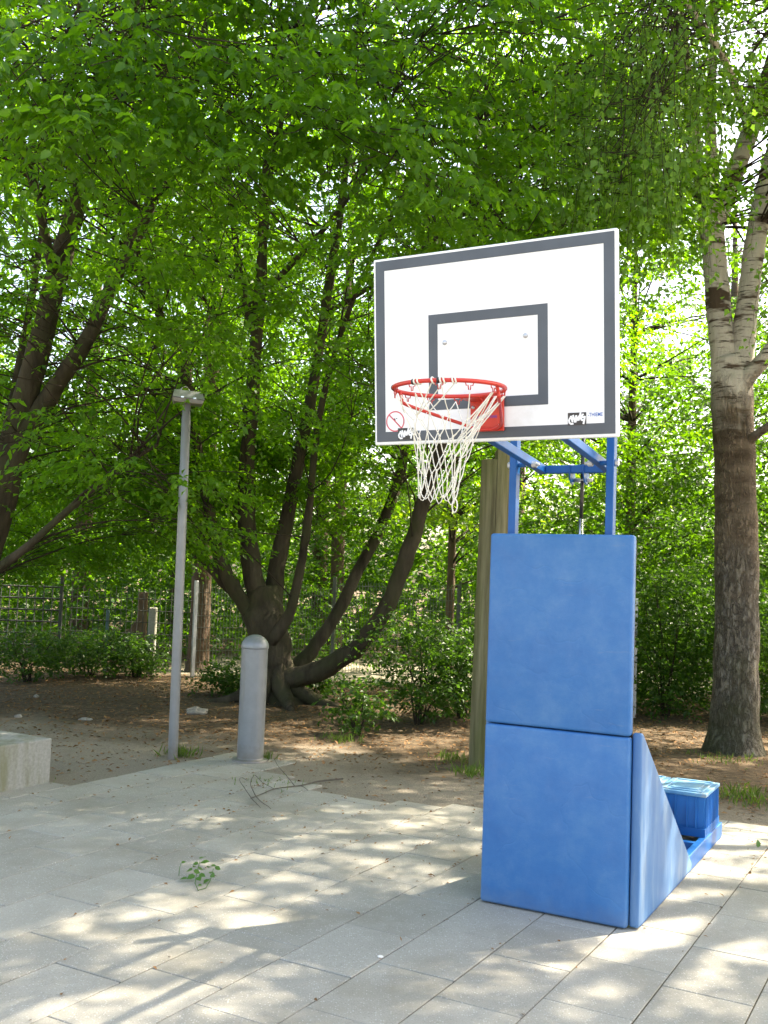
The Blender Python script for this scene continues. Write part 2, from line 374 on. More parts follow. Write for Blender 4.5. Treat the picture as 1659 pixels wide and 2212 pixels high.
def log():
    q = NT('weathered_log'); p = q.co(); v = q.map(p, (1, 1, 0.06))
    a = q.noise(v, 16, 6, 0.65); b = q.noise(q.map(p, (1, 1, 0.25)), 2.5, 4)
    col = q.ramp(a, [(0.3, (0.06, 0.052, 0.026)), (0.5, (0.15, 0.135, 0.072)), (0.7, (0.235, 0.21, 0.12))])
    col = q.mix(q.math('MULTIPLY', q.ramp(b, [(0.42, 0.0), (0.62, 1.0)]), 0.6), col, (0.10, 0.115, 0.028))
    q.set(col=col, rough=0.9, spec=0.2); q.bump(a, 0.9, 0.02); return q.m
M['log'] = log()

# ------------------------------------------------------------------ ground and paving
DL = Vector((math.cos(1.0559), math.sin(1.0559), 0)); NR = Vector((-DL.y, DL.x, 0))      # along and across the slab rows
OFF, W_, L_ = 0.778, 0.400, 0.607
def hgt(x, y):
    h = -0.012
    s = x * DL.x + y * DL.y
    far = max(0.0, min(1.0, (y - 9.5) / 3.0))
    return h + far * (0.05 * noise.noise(Vector((x * 0.35, y * 0.35, 0))) + 0.02 * noise.noise(Vector((x * 1.3, y * 1.3, 3))))
def build_ground():
    xs = np.concatenate([np.linspace(-160, -14, 12), np.arange(-13, 13.01, 0.25), np.linspace(14, 160, 12)])
    ys = np.concatenate([np.linspace(-160, -3, 12), np.arange(-2, 24.01, 0.25), np.linspace(26, 260, 14)])
    vs = [(x, y, hgt(x, y)) for y in ys for x in xs]; nx = len(xs)
    fs = [(j * nx + i, j * nx + i + 1, (j + 1) * nx + i + 1, (j + 1) * nx + i) for j in range(len(ys) - 1) for i in range(nx - 1)]
    b = MB().add(vs, fs, True); o = b.build('ground', M['ground'])
    tag(o, 'brown woodland floor of bare soil and fallen husks behind the paving', kind='structure')
build_ground()

paving = empty('paving', (0, 0, 0)); tag(paving, 'pale concrete slab paving laid in staggered rows', kind='structure')
phase = {0: 4.79, 1: 4.34, 2: 4.10, 3: 4.293, 4: 4.06, 5: 4.246, 6: 4.05, 7: 3.648, 8: 4.118, 9: 4.45, 10: 4.74, 11: 4.4, 12: 4.2, 13: 4.55}
endrow = {14: 6.2, 13: 7.95, 12: 7.8, 11: 7.72, 10: 7.55, 9: 7.32, 8: 7.30, 7: 7.45, 6: 7.62, 5: 7.75, 4: 7.85, 3: 8.0, 2: 8.12, 1: 8.2, 0: 8.2, -1: 8.2}
def P2(s, t, z=0.0): return DL * s + NR * t + Vector((0, 0, z))
def in_frame(p, mg=60):
    d = p - Vector((0, 0, EYE)); dep = d.dot(FW)
    if dep < 0.3: return False
    u = 829.5 + F_PX * d.dot(CR) / dep; v = 1106 - F_PX * d.dot(CU) / dep
    return -mg < u < 1659 + mg and -mg < v < 2212 + mg
ROT = math.atan2(DL.y, DL.x)
far_pav = MB(); slab_cache = {}
def slab_mesh(lx):
    key = round(lx, 2)
    if key not in slab_cache:
        b = MB(); b.box((0, 0, -0.02), (lx - 0.0055, W_ - 0.0065, 0.04), bev=0.003, seg=1)
        slab_cache[key] = b.mesh('paving_slab')
    return slab_cache[key]
def put_slab(i, s0, s1):
    lx = s1 - s0
    if lx < 0.08: return
    c = P2((s0 + s1) / 2, OFF + (i + 0.5) * W_)
    vis = any(in_frame(P2(s, OFF + (i + t) * W_)) for s in (s0, s1) for t in (0, 1))
    if vis:
        o = link('paving_slab', slab_mesh(lx), M['slab'] if not slab_mesh(lx).materials else None, paving)
        o.location = (c.x, c.y, random.uniform(-0.0015, 0.0015))
        o.rotation_euler = (random.gauss(0, 0.0016), random.gauss(0, 0.0016), ROT + random.gauss(0, 0.0012))
    else:
        far_pav.box((0, 0, -0.02), (lx - 0.006, W_ - 0.0065, 0.04), M=Matrix.Translation(c) @ Matrix.Rotation(ROT, 4, 'Z'))
for i in range(-24, 15):
    ph = phase.get(i, 4.0 + 0.37 * ((i * 7) % 5) / 3)
    e = endrow.get(i, 8.2)
    s0 = ph - 25 * L_ if i < 15 else ph
    s0 = ph - math.ceil((ph + 9) / L_) * L_
    s = s0
    while s < e - 0.02:
        s1 = min(s + L_, e)
        if e - s1 < 0.1: s1 = e
        put_slab(i, s, s1); s = s1
# the row of short edge stones behind the stand
for i in range(-8, 3):
    for k in range(1):
        put_slab(i, 8.206, 8.206 + 0.235 + 0.01 * ((i * 3) % 2))
# footing slab under the bollard
put_slab(12, 7.805, 8.32); put_slab(13, 7.955, 8.35)
o = far_pav.build('distant_slabs', M['slab'], paving); o['kind'] = 'stuff'
jb = MB()
for i in range(-24, 15):
    e = endrow.get(i, 8.2) - 0.004
    a, b_ = OFF + i * W_ + 0.002, OFF + (i + 1) * W_ - 0.002 + (0.004 if i < 14 and endrow.get(i + 1, 8.2) > e else 0)
    jb.add([P2(-9, a, -0.006), P2(e, a, -0.006), P2(e, b_, -0.006), P2(-9, b_, -0.006)], [(0, 1, 2, 3)])
jb.build('joint_bed', M['joint'], paving)

# ------------------------------------------------------------------ leaves
def unit(a): return a / np.maximum(np.linalg.norm(a, axis=-1, keepdims=True), 1e-9)
UPV = np.array([0, 0, 1.0])
LEAF4 = (np.array([(0, 0, 0), (.42, -.5, .10), (1, 0, -.08), (.42, .5, .10), (.48, 0, 0)]),
         [(0, 1, 4), (1, 2, 4), (2, 3, 4), (3, 0, 4)])
LEAF8 = (np.array([(0, 0, 0), (.22, -.42, .07), (.62, -.42, .06), (1, 0, -.12), (.62, .42, .06), (.22, .42, .07), (.26, 0, 0), (.62, 0, -.02)]),
         [(0, 1, 6), (1, 2, 7), (1, 7, 6), (2, 3, 7), (3, 4, 7), (4, 5, 6), (4, 6, 7), (5, 0, 6)])
LEAFD = (np.array([(0, 0, 0), (.28, -.5, .05), (1, 0, -.10), (.28, .5, .05), (.40, 0, 0)]),
         [(0, 1, 4), (1, 2, 4), (2, 3, 4), (3, 0, 4)])
LEAFQ = (np.array([(0, 0, 0), (.45, -.5, .06), (1, 0, -.08), (.45, .5, .06)]), [(0, 1, 2), (0, 2, 3)])
def tri_mesh(name, V, Fi):
    me = bpy.data.meshes.new(name); nv, nf = len(V), len(Fi)
    me.vertices.add(nv); me.vertices.foreach_set('co', V.astype(np.float32).ravel())
    me.loops.add(nf * 3); me.loops.foreach_set('vertex_index', Fi.astype(np.int32).ravel())
    me.polygons.add(nf); me.polygons.foreach_set('loop_start', (np.arange(nf) * 3).astype(np.int32))
    me.update(calc_edges=True); return me
def leaf_geo(org, ax, nrm, ln, wd, tmpl):
    b = np.cross(nrm, ax); b = unit(b); n = np.cross(ax, b)
    T, Fc = tmpl; k = len(T)
    V = org[:, None, :] + T[None, :, 0:1] * (ax * ln[:, None])[:, None, :] + T[None, :, 1:2] * (b * wd[:, None])[:, None, :] + T[None, :, 2:3] * (n * ln[:, None])[:, None, :]
    Fi = np.array(Fc)[None] + (np.arange(len(org)) * k)[:, None, None]
    return V.reshape(-1, 3), Fi.reshape(-1, 3)
def spray_leaves(o, d, nl, slen, size, droop=0.45, jit=0.35, side=1.0, wr=0.56):
    """o, d: spray origins and directions; returns per-leaf arrays"""
    n = len(o)
    t = (np.arange(nl) + 0.6) / nl; sg = np.where(np.arange(nl) % 2 == 0, 1.0, -1.0)
    sd = unit(np.cross(d, UPV) + 1e-4)
    tt = t[None, :] * slen[:, None]
    org = o[:, None, :] + d[:, None, :] * tt[..., None]
    org[..., 2] -= 0.25 * tt ** 2 / np.maximum(slen[:, None], 1e-3)
    ax = d[:, None, :] * 0.6 + sd[:, None, :] * sg[None, :, None] * 0.85 * side + rng.normal(0, jit, (n, nl, 3))
    ax[..., 2] -= droop; ax = unit(ax)
    nr = UPV[None, None] + rng.normal(0, 0.5, (n, nl, 3)); nr = nr - ax * (nr * ax).sum(-1, keepdims=True); nr = unit(nr)
    ln = size * rng.uniform(0.65, 1.15, (n, nl)); wd = ln * wr * rng.uniform(0.85, 1.1, (n, nl))
    return org.reshape(-1, 3), ax.reshape(-1, 3), nr.reshape(-1, 3), ln.ravel(), wd.ravel()
def project(P):
    d = P - np.array([0, 0, EYE]); dep = d @ np.array(FW)
    return 829.5 + F_PX * (d @ np.array(CR)) / dep, 1106 - F_PX * (d @ np.array(CU)) / dep, dep
SD = np.array(SUN_DIR)
def shadow_xy(P):
    return P[:, :2] - SD[None, :2] * (P[:, 2:3] / SD[2])

class Tree:
    def __init__(s, name, base, label, cat, bark_m, leaf_m, group=None, twig_m=None):
        s.base = Vector(base); s.o = empty(name, s.base); tag(s.o, label, cat, group)
        s.bm, s.lm = bark_m, leaf_m; s.tm = twig_m or bark_m; s.paths = []; s.tw = MB(); s.L = []
    def limb(s, rows, name='limb', n=12, per=4, jit=0.22, keep=True):
        P = smooth_path(rows, per); b = MB()
        b.tube([Vector(p[:3]) - s.base for p in P], [max(0.004, p[3]) for p in P], n, jit=jit)
        if keep: s.paths += [p for p in P]
        return b.build(name, s.bm, s.o)
    def nearest(s, c, drop=0.3):
        A = np.array(s.paths); d = np.linalg.norm(A[:, :3] - c, axis=1) + 2.0 * np.maximum(0, A[:, 2] - c[2] + drop)
        return A[np.argmin(d * rng.uniform(.6, 1.4, len(d)))]
    def twig(s, a, b, r0, r1=0.004, n=5, sag=0.25, seg=5):
        a = Vector(a); b = Vector(b); L = (b - a).length; pts = []; mid = Vector(rng.normal(0, 0.06, 3)) * L
        for i in range(seg + 1):
            t = i / seg; p = a.lerp(b, t) + mid * math.sin(math.pi * t); p.z += sag * L * 0.25 * math.sin(math.pi * t)
            pts.append(p - s.base)
        s.tw.tube(pts, [r0 + (r1 - r0) * (i / seg) ** 0.7 for i in range(seg + 1)], n, cap=False)
        return [p + s.base for p in pts]
    def bough(s, c, nspray, rad, flat=0.28, nl=9, slen=0.42, size=0.10, droop=0.45, r0=0.02, tmpl=LEAF4, wr=0.56, maxlen=9.0, sub=4):
        c = np.array(c, float); a = s.nearest(c)
        LL_ = np.linalg.norm(a[:3] - c); pts = s.twig(a[:3], c, min(r0, a[3] * 0.6) * min(1.0, 2.2 / LL_ + .15))
        out = c - a[:3]; out[2] *= 0.3; out = out / (np.linalg.norm(out) + 1e-6)
        for _ in range(sub):
            q = c + (rng.normal(0, 1, 3) * np.array([1, 1, flat]) + out * 0.5) * rad * 0.8
            s.twig(pts[-2], q, 0.007, 0.003, 4, 0.1, 3)
        off = rng.normal(0, 1, (nspray, 3)); off = unit(off) * rng.uniform(0, 1, (nspray, 1)) ** 0.5 * rad
        off[:, 2] *= flat; off[:, 2] -= 0.20 * np.linalg.norm(off[:, :2], axis=1) ** 2 / max(rad, 0.1)
        o = c + off + out * 0.3 * rad
        d = off + out * rad * 0.7 + rng.normal(0, 0.25 * rad, (nspray, 3)); d[:, 2] = d[:, 2] * 0.4 - 0.12 * rad; d = unit(d)
        s.L.append((spray_leaves(o, d, nl, slen * rng.uniform(0.6, 1.2, nspray), size, droop, wr=wr), tmpl))
    def finish(s, singles=0):
        if s.tw.v:
            o = s.tw.build('twigs', s.tm, s.o); o['kind'] = 'stuff'
        by = {}
        for arr, t in s.L: by.setdefault(id(t), (t, []))[1].append(arr)
        VV = []; FF = []; base = 0; best = []
        for t, arrs in by.values():
            A = [np.concatenate([a[i] for a in arrs]) for i in range(5)]
            if singles:      # the leaves that show largest become parts of their own
                u, v, d = project(A[0] + A[1] * A[3][:, None] * .5)
                ok = (d > 1) & (u > 0) & (u < 1659) & (v > 0) & (v < 2212)
                sc = np.where(ok, A[3] / np.maximum(d, .1), 0); top = np.argsort(-sc)[:singles]
                best += [(sc[i], t, []) for i in top]
                s._cut = getattr(s, '_cut', []) + [(t, A, top)]
                continue
            V, Fi = leaf_geo(*A, t); VV.append(V); FF.append(Fi + base); base += len(V)
        if singles:
            best.sort(key=lambda q: -q[0]); lim = best[min(singles, len(best)) - 1][0]
            for t, A, top in s._cut:
                u, v, d = project(A[0] + A[1] * A[3][:, None] * .5); ok = (d > 1) & (u > 0) & (u < 1659) & (v > 0) & (v < 2212)
                sel = ok & (A[3] / np.maximum(d, .1) >= lim)
                me = tri_mesh('leaf', t[0], np.array(t[1])); me.materials.append(s.lm)
                for i in np.nonzero(sel)[0]:
                    ax, nr = A[1][i], A[2][i]; b = unit(np.cross(nr, ax)); n = np.cross(ax, b)
                    o = bpy.data.objects.new('leaf', me); COL.objects.link(o); o.parent = s.o
                    Q = Matrix((Vector(ax * A[3][i]), Vector(b * A[4][i]), Vector(n * A[3][i]))).transposed().to_4x4(); Q.translation = Vector(A[0][i]) - s.base
                    o.matrix_local = Q
                A = [a[~sel] for a in A]
                V, Fi = leaf_geo(*A, t); VV.append(V); FF.append(Fi + base); base += len(V)
        V = np.concatenate(VV) - np.array(s.base)[None]; Fi = np.concatenate(FF)
        o = link('crown', tri_mesh('crown', V, Fi), s.lm, s.o); o['kind'] = 'stuff'
        s.ntri = len(Fi); return o
NTRI = 0

# ------------------------------------------------------------------ big hornbeam in the middle
t1b = gr(590, 1512)
T1 = Tree('hornbeam_tree', (t1b.x, t1b.y, -0.05), 'big old hornbeam with many dark stems spreading from one gnarled base behind the bollard', 'tree', M['hornbeam_bark'], M['hornbeam_leaf'], twig_m=M['twig_bark'])
def rowsof(L): return [(*at(u, v, y), r) for u, v, y, r in L]
y0 = t1b.y
for a_, L_r, r_r in ((3.5, .95, .13), (4.3, .85, .15), (5.1, .9, .14), (5.9, 1.1, .15), (2.6, .9, .12), (.4, 1.0, .12)):
    T1.limb([(t1b.x + .16 * math.cos(a_), t1b.y + .16 * math.sin(a_), .55, r_r * .8), (t1b.x + .30 * math.cos(a_), t1b.y + .30 * math.sin(a_), .22, r_r), (t1b.x + .55 * L_r * math.cos(a_ + .1), t1b.y + .55 * L_r * math.sin(a_ + .1), .05, r_r * .7), (t1b.x + L_r * math.cos(a_), t1b.y + L_r * math.sin(a_), -.05, r_r * .35)], 'root', 10, 4, .3, keep=False)
T1.limb(rowsof([(598, 1540, y0, .50), (594, 1508, y0, .40), (590, 1470, y0, .335), (586, 1420, y0, .31), (580, 1370, y0, .30), (572, 1320, y0, .27), (566, 1270, y0 + .05, .2)]), 'trunk', 20, 5, .34)
for L in (
    [(568, 1370, y0, .18), (530, 1310, y0 - .1, .15), (492, 1245, y0 - .2, .13), (465, 1170, y0 - .3, .12), (447, 1080, y0 - .5, .11), (425, 960, y0 - .8, .10), (398, 800, y0 - 1.2, .09), (345, 680, y0 - 1.6, .08), (280, 540, y0 - 2.0, .065), (255, 420, y0 - 2.3, .05), (235, 250, y0 - 2.6, .03)],
    [(535, 1310, y0 + .2, .12), (480, 1255, y0 + .3, .10), (430, 1200, y0 + .4, .085), (402, 1160, y0 + .5, .075), (375, 1080, y0 + .6, .06), (340, 980, y0 + .7, .045)],
    [(572, 1350, y0, .24), (548, 1250, y0, .20), (535, 1150, y0 - .1, .18), (533, 1020, y0 - .3, .16), (545, 850, y0 - .6, .13), (560, 650, y0 - 1.0, .11), (572, 430, y0 - 1.4, .09), (585, 250, y0 - 1.8, .07), (600, 60, y0 - 2.2, .045), (610, -150, y0 - 2.4, .02)],
    [(585, 1330, y0 + .15, .22), (598, 1230, y0 + .2, .18), (618, 1130, y0 + .2, .15), (640, 1020, y0 + .1, .13), (672, 860, y0, .11), (705, 650, y0 - .3, .09), (740, 420, y0 - .6, .07), (760, 200, y0 - 1, .05), (780, -20, y0 - 1.3, .03)],
    [(585, 1385, y0 - .25, .14), (622, 1335, y0 - .35, .11), (645, 1250, y0 - .4, .09), (660, 1160, y0 - .5, .08), (672, 1060, y0 - .6, .07), (690, 900, y0 - .8, .06), (730, 740, y0 - 1.2, .05), (800, 560, y0 - 1.8, .04), (880, 400, y0 - 2.5, .025)],
    [(600, 1475, y0 - .1, .22), (645, 1462, y0 - .2, .17), (710, 1440, y0 - .4, .145), (780, 1390, y0 - .6, .13), (835, 1310, y0 - .8, .12), (875, 1215, y0 - .9, .115), (905, 1120, y0 - 1, .11), (935, 1020, y0 - 1.1, .10), (975, 860, y0 - 1.3, .08), (1010, 640, y0 - 1.6, .06), (1022, 450, y0 - 1.9, .045), (1030, 250, y0 - 2.3, .03)],
    [(620, 1460, y0 + .5, .16), (670, 1410, y0 + .6, .14), (722, 1335, y0 + .7, .13), (765, 1250, y0 + .8, .125), (812, 1160, y0 + .9, .11), (860, 1040, y0 + 1, .10), (885, 900, y0 + 1.1, .08), (900, 700, y0 + 1.1, .06), (920, 480, y0 + 1, .04)],
    [(560, 760, y0 - .8, .08), (520, 600, y0 - 1.1, .07), (500, 430, y0 - 1.4, .06), (482, 250, y0 - 1.7, .05), (470, 60, y0 - 2, .03)],
    [(560, 640, y0 - 1, .06), (640, 560, y0 - 1.8, .05), (720, 470, y0 - 2.8, .04), (800, 350, y0 - 4.0, .03), (850, 200, y0 - 5.2, .02)],
    [(500, 420, y0 - 1.4, .05), (430, 330, y0 - 2.6, .045), (330, 260, y0 - 4.0, .035), (230, 170, y0 - 5.4, .025), (150, 60, y0 - 6.6, .015)],
    [(575, 420, y0 - 1.4, .05), (600, 300, y0 - 2.8, .045), (620, 190, y0 - 4.4, .035), (640, 60, y0 - 6.2, .02)],
    [(700, 680, y0 - .3, .05), (830, 600, y0 - 1.2, .045), (960, 500, y0 - 2.4, .035), (1080, 380, y0 - 3.6, .025), (1180, 260, y0 - 4.6, .015)],
): T1.limb(rowsof([(u_, v_, y_, r_ * (.95 if L[0][0] == 600 else .75)) for u_, v_, y_, r_ in L]), 'limb', 12, 4, .26)

# ------------------------------------------------------------------ hornbeam leaning in from the left
t2b = at(-170, 1560, 12.6)
T2 = Tree('hornbeam_tree', (t2b.x, t2b.y, -0.05), 'hornbeam with two thick sloping stems leaning in at the left edge of the picture', 'tree', M['hornbeam_bark'], M['hornbeam_leaf'], twig_m=M['twig_bark'])
T2.limb(rowsof([(-175, 1590, 12.6, .38), (-130, 1500, 12.6, .29), (-75, 1340, 12.5, .25), (-30, 1180, 12.4, .22), (8, 1040, 12.3, .19), (45, 900, 12.2, .155), (82, 760, 12.1, .14), (120, 610, 11.9, .128), (155, 480, 11.7, .11), (200, 330, 11.4, .10), (260, 150, 11, .07), (310, -20, 10.6, .04)]), 'trunk', 18, 4, .2)
for L in (
    [(0, 1080, 12.3, .16), (50, 950, 12.2, .15), (110, 850, 12.1, .135), (165, 770, 12.0, .125), (205, 700, 11.9, .11), (245, 610, 11.8, .10), (300, 500, 11.6, .09), (350, 380, 11.4, .08), (395, 260, 11.1, .065), (430, 120, 10.8, .045), (470, -60, 10.4, .02)],
    [(-20, 1120, 12.6, .09), (10, 960, 12.7, .075), (40, 800, 12.8, .065), (72, 620, 12.9, .055), (100, 430, 13, .045), (120, 250, 13, .03)],
    [(-20, 1240, 12.3, .09), (60, 1180, 12.0, .06), (160, 1090, 11.7, .05), (260, 1010, 11.4, .04), (340, 960, 11.1, .025)],
    [(-60, 1300, 12.5, .16), (-130, 1080, 12.8, .13), (-210, 860, 13.0, .11), (-290, 600, 13.2, .08), (-350, 300, 13.2, .04)],
    [(120, 610, 11.9, .07), (80, 430, 11, .06), (40, 280, 10, .05), (-10, 120, 9, .035), (-40, -60, 8.2, .02)],
): T2.limb(rowsof([(u_, v_, y_, r_ * .8) for u_, v_, y_, r_ in L]), 'limb', 12, 4, .2)

def scatter(tree, N, box, cond, **kw):
    k = 0; tries = 0
    while k < N and tries < N * 60:
        tries += 1
        p = np.array([rng.uniform(*box[0]), rng.uniform(*box[1]), rng.uniform(*box[2])])
        if not cond(p): continue
        a = {q: (x() if callable(x) else x) for q, x in kw.items()}
        tree.bough(p, **a); k += 1
# patches of paving that lie in full sun: boughs whose shadow would fall there were left out of the crowns
SUNNY = [(-2.3, 7.25, .55), (1.5, 5.85, .62), (1.95, 7.1, .42), (-1.4, 7.0, .34), (.2, 7.7, .24), (.18, 7.2, .12), (-.88, 4.82, .34), (-1.35, 4.42, .18), (.72, 4.96, .10), (.88, 4.72, .12), (1.95, 5.5, .16), (-.3, 5.6, .08), (-.25, 6.5, .10), (.57, 7.3, .10), (-.65, 4.4, .10), (3.0, 7.2, .3), (-2.4, 9.4, .12)]
def shades(p, rad):
    q = p[:2] - SD[:2] * (p[2] / SD[2])
    return any((q[0] - x) ** 2 + (q[1] - y) ** 2 < (r + rad * 0.5) ** 2 for x, y, r in SUNNY)
def uvd(p):
    d = Vector(p) - Vector((0, 0, EYE)); dep = max(d.dot(FW), .1)
    return 829.5 + F_PX * d.dot(CR) / dep, 1106 - F_PX * d.dot(CU) / dep, dep
def cond1(p):
    u, v, d = uvd(p)
    e = ((p[0] + 0.6) / 6.2) ** 2 + ((p[1] - 12.3) / 5.2) ** 2 + ((p[2] - 6.8) / 6.0) ** 2
    if e > 1: return False
    low = 960 + 160 * noise.noise(Vector((u * 0.006, d * 0.5, 1.7)))
    if u < 480: low += 120
    if 740 < u < 1000 and d > 12: low = 1060
    if v > low: return False
    if u > 1430 and v > 250: return False
    if v > 640 and d < 9.5: return False
    if v > 520 and d < 13.2 and rng.random() < .32: return False
    if d < 8.0 and (v > 420 or u > 1250): return False
    if abs(u - 1110) < 150 and d < 10 and v > 420: return False
    return True
kw8 = dict(nspray=lambda: int(rng.integers(22, 40)), rad=lambda: rng.uniform(.45, .85), size=.092, r0=.018)
scatter(T1, 420, ((-6.5, 5), (7, 17), (2.2, 12.5)), cond1, **kw8)
# long outer boughs that reach over the edge of the paving, large in view
def cond1b(p):
    u, v, d = uvd(p); 
    return -150 < u < 1120 and -150 < v < 430 + 120 * noise.noise(Vector((u * .004, 0, 5)))
scatter(T1, 105, ((-3.3, 1.6), (6.6, 9.0), (3.8, 7.8)), cond1b, nspray=lambda: int(rng.integers(14, 24)), rad=lambda: rng.uniform(.35, .6), size=.088, r0=.012, tmpl=LEAF8, droop=.7)
def cond2(p):
    u, v, d = uvd(p)
    e = ((p[0] + 5.0) / 4.6) ** 2 + ((p[1] - 11.6) / 4.6) ** 2 + ((p[2] - 6.2) / 5.4) ** 2
    if e > 1 or v > 1240 + 60 * noise.noise(Vector((u * .006, d, 2))): return False
    if d < 9.0 and v > 700: return False
    if d < 12.6 and v > 420 and u < 330 and rng.random() < .5: return False
    return d > 7.4 and u < 520
scatter(T2, 240, ((-9.5, -1.2), (7.2, 16), (1.6, 11.5)), cond2, **kw8)

def cond2b(p):
    u, v, d = uvd(p); return -120 < u < 430 and 800 < v < 1200 + 40 * noise.noise(Vector((u * .01, 0, 2))) and d > 12.8
def cond1d(p):
    u, v, d = uvd(p); return 150 < u < 1430 and 60 < v < 1000 and d > 14.2 and not (800 < u < 960 and v > 900)
scatter(T1, 150, ((-6, 5.5), (14, 18.5), (3.2, 11.5)), cond1d, **dict(kw8, r0=.012, sub=2, tmpl=LEAFQ))
def cond1e(p):
    u, v, d = uvd(p); return 1050 < u < 1440 and -80 < v < 520 and d > 8.6
scatter(T1, 60, ((.6, 5), (8.6, 14), (4, 10)), cond1e, **dict(kw8, r0=.012, sub=3))
scatter(T2, 90, ((-8.5, -2.4), (12.5, 17.2), (1.5, 4.8)), cond2b, **dict(kw8, r0=.006, sub=1))
def cond1c(p):
    u, v, d = uvd(p); return 300 < u < 800 and 820 < v < 1150 + 60 * noise.noise(Vector((u * .008, 0, 7))) and d > 14.6
scatter(T1, 55, ((-4.5, 0.3), (11, 16.5), (2.2, 5)), cond1c, **dict(kw8, r0=.008, sub=2))

# ------------------------------------------------------------------ birch on the right
bb = gr(1583, 1618); yb = bb.y
T3 = Tree('birch_tree', (bb.x, bb.y, -0.05), 'tall birch with cracked grey bark low down and white bark above, forking into two stems', 'tree', M['birch_bark'], M['birch_leaf'], twig_m=M['twig_bark'])
T3.limb(rowsof([(1583, 1645, yb, .40), (1585, 1600, yb, .32), (1588, 1540, yb, .275), (1590, 1440, yb, .25), (1592, 1300, yb, .245), (1590, 1150, yb, .238), (1588, 1000, yb, .232), (1584, 880, yb, .232), (1580, 810, yb, .23), (1572, 770, yb, .19)]), 'trunk', 22, 5, .10)
for L in (
    [(1572, 850, yb, .17), (1562, 760, yb, .15), (1552, 660, yb, .145), (1543, 560, yb, .14), (1536, 490, yb, .145), (1530, 440, yb, .135)],
    [(1530, 470, yb, .10), (1516, 400, yb, .085), (1502, 320, yb - .1, .075), (1490, 220, yb - .2, .07), (1478, 110, yb - .3, .06), (1462, -20, yb - .5, .05), (1450, -200, yb - .6, .03)],
    [(1535, 480, yb, .09), (1538, 380, yb + .1, .075), (1534, 250, yb + .2, .065), (1540, 120, yb + .3, .05), (1545, -60, yb + .4, .035)],
    [(1542, 490, yb, .12), (1566, 430, yb, .115), (1592, 360, yb, .11), (1618, 290, yb - .1, .105), (1645, 210, yb - .2, .10), (1680, 100, yb - .4, .08), (1730, -60, yb - .6, .05)],
    [(1592, 860, yb, .17), (1604, 760, yb - .05, .14), (1612, 680, yb - .1, .13), (1622, 590, yb - .15, .12), (1634, 510, yb - .2, .12), (1652, 410, yb - .2, .11), (1680, 300, yb - .3, .10), (1720, 150, yb - .4, .08), (1770, -50, yb - .5, .05)],
    [(1600, 830, yb - .1, .11), (1628, 800, yb - .2, .095), (1655, 770, yb - .3, .09), (1700, 700, yb - .5, .075), (1770, 560, yb - .8, .05)],
    [(1605, 960, yb - .1, .06), (1640, 935, yb - .3, .05), (1680, 905, yb - .5, .04)],
    [(1620, 300, yb - .1, .05), (1600, 220, yb - .8, .045), (1560, 120, yb - 1.8, .035), (1500, 30, yb - 2.8, .025), (1440, -60, yb - 3.6, .015)],
    [(1650, 240, yb - .2, .05), (1680, 120, yb - 1.2, .045), (1690, 20, yb - 2.4, .035), (1660, -60, yb - 3.6, .02)],
): T3.limb(rowsof(L), 'limb', 14, 4, .10)
def hang(tree, top, n, length, size, tmpl=LEAFD):
    """a hanging birch strand: thin drooping twig with leaves on stalks"""
    top = Vector(top); drift = Vector((rng.normal(0, .12), rng.normal(0, .12), 0)) * length
    pts = []; seg = 6
    for i in range(seg + 1):
        t = i / seg; pts.append(top + drift * t + Vector((0, 0, -length * t)) + Vector(rng.normal(0, .012, 3)))
    tree.tw.tube([p - tree.base for p in pts], [.0024 * (1 - .6 * i / seg) for i in range(seg + 1)], 4, cap=False)
    t = rng.uniform(0, 1, n); idx = np.minimum((t * seg).astype(int), seg - 1); fr = t * seg - idx
    A = np.array(pts); o = A[idx] * (1 - fr[:, None]) + A[idx + 1] * fr[:, None]
    ax = rng.normal(0, .55, (n, 3)); ax[:, 2] -= .8; ax = unit(ax)
    o = o + ax * .02 + rng.normal(0, .03, (n, 3)) * np.array([1, 1, .3])
    nr = rng.normal(0, 1, (n, 3)); nr = unit(nr - ax * (nr * ax).sum(1, keepdims=True))
    ln = size * rng.uniform(.7, 1.15, n); tree.L.append(((o, ax, nr, ln, ln * .78), tmpl))
T3.paths = [p for p in T3.paths if p[2] > 6.0]
def birch_part(N, box, cond, per, size):
    k = 0; tries = 0
    while k < N and tries < 80 * N:
        tries += 1
        p = np.array([rng.uniform(*b) for b in box])
        if not cond(p): continue
        a = T3.nearest(p, 0.0); T3.twig(a[:3], p, min(.014, a[3] * .4), .004, 5, .6)
        for _ in range(per):
            q = p + rng.normal(0, 1, 3) * np.array([.42, .42, .18])
            T3.twig(p, q, .0035, .002, 3, .3, 2)
            hang(T3, q, int(rng.integers(16, 30)), rng.uniform(.5, 1.25), size)
        k += 1
def condb(p):
    u, v, d = uvd(p)
    e = ((p[0] - 4.6) / 4.6) ** 2 + ((p[1] - 10.6) / 4.4) ** 2 + ((p[2] - 8.0) / 4.6) ** 2
    if e > 1 or shades(p, .45): return False
    if -100 < u < 1720 and v > -100:
        if u < 1290 or v > 330: return False
        if u > 1480 and (v > -20 or d > 10.5): return rng.random() < .10 and v < 120
        return rng.random() < .6
    return d > 6.4
birch_part(170, ((0.8, 9), (6.2, 15), (4.0, 12.5)), condb, 7, .062)
def condb2(p):
    u, v, d = uvd(p); return 1300 < u < 1465 and -60 < v < 400
birch_part(42, ((1.3, 3.2), (7.6, 10.0), (3.6, 7.5)), condb2, 6, .062)

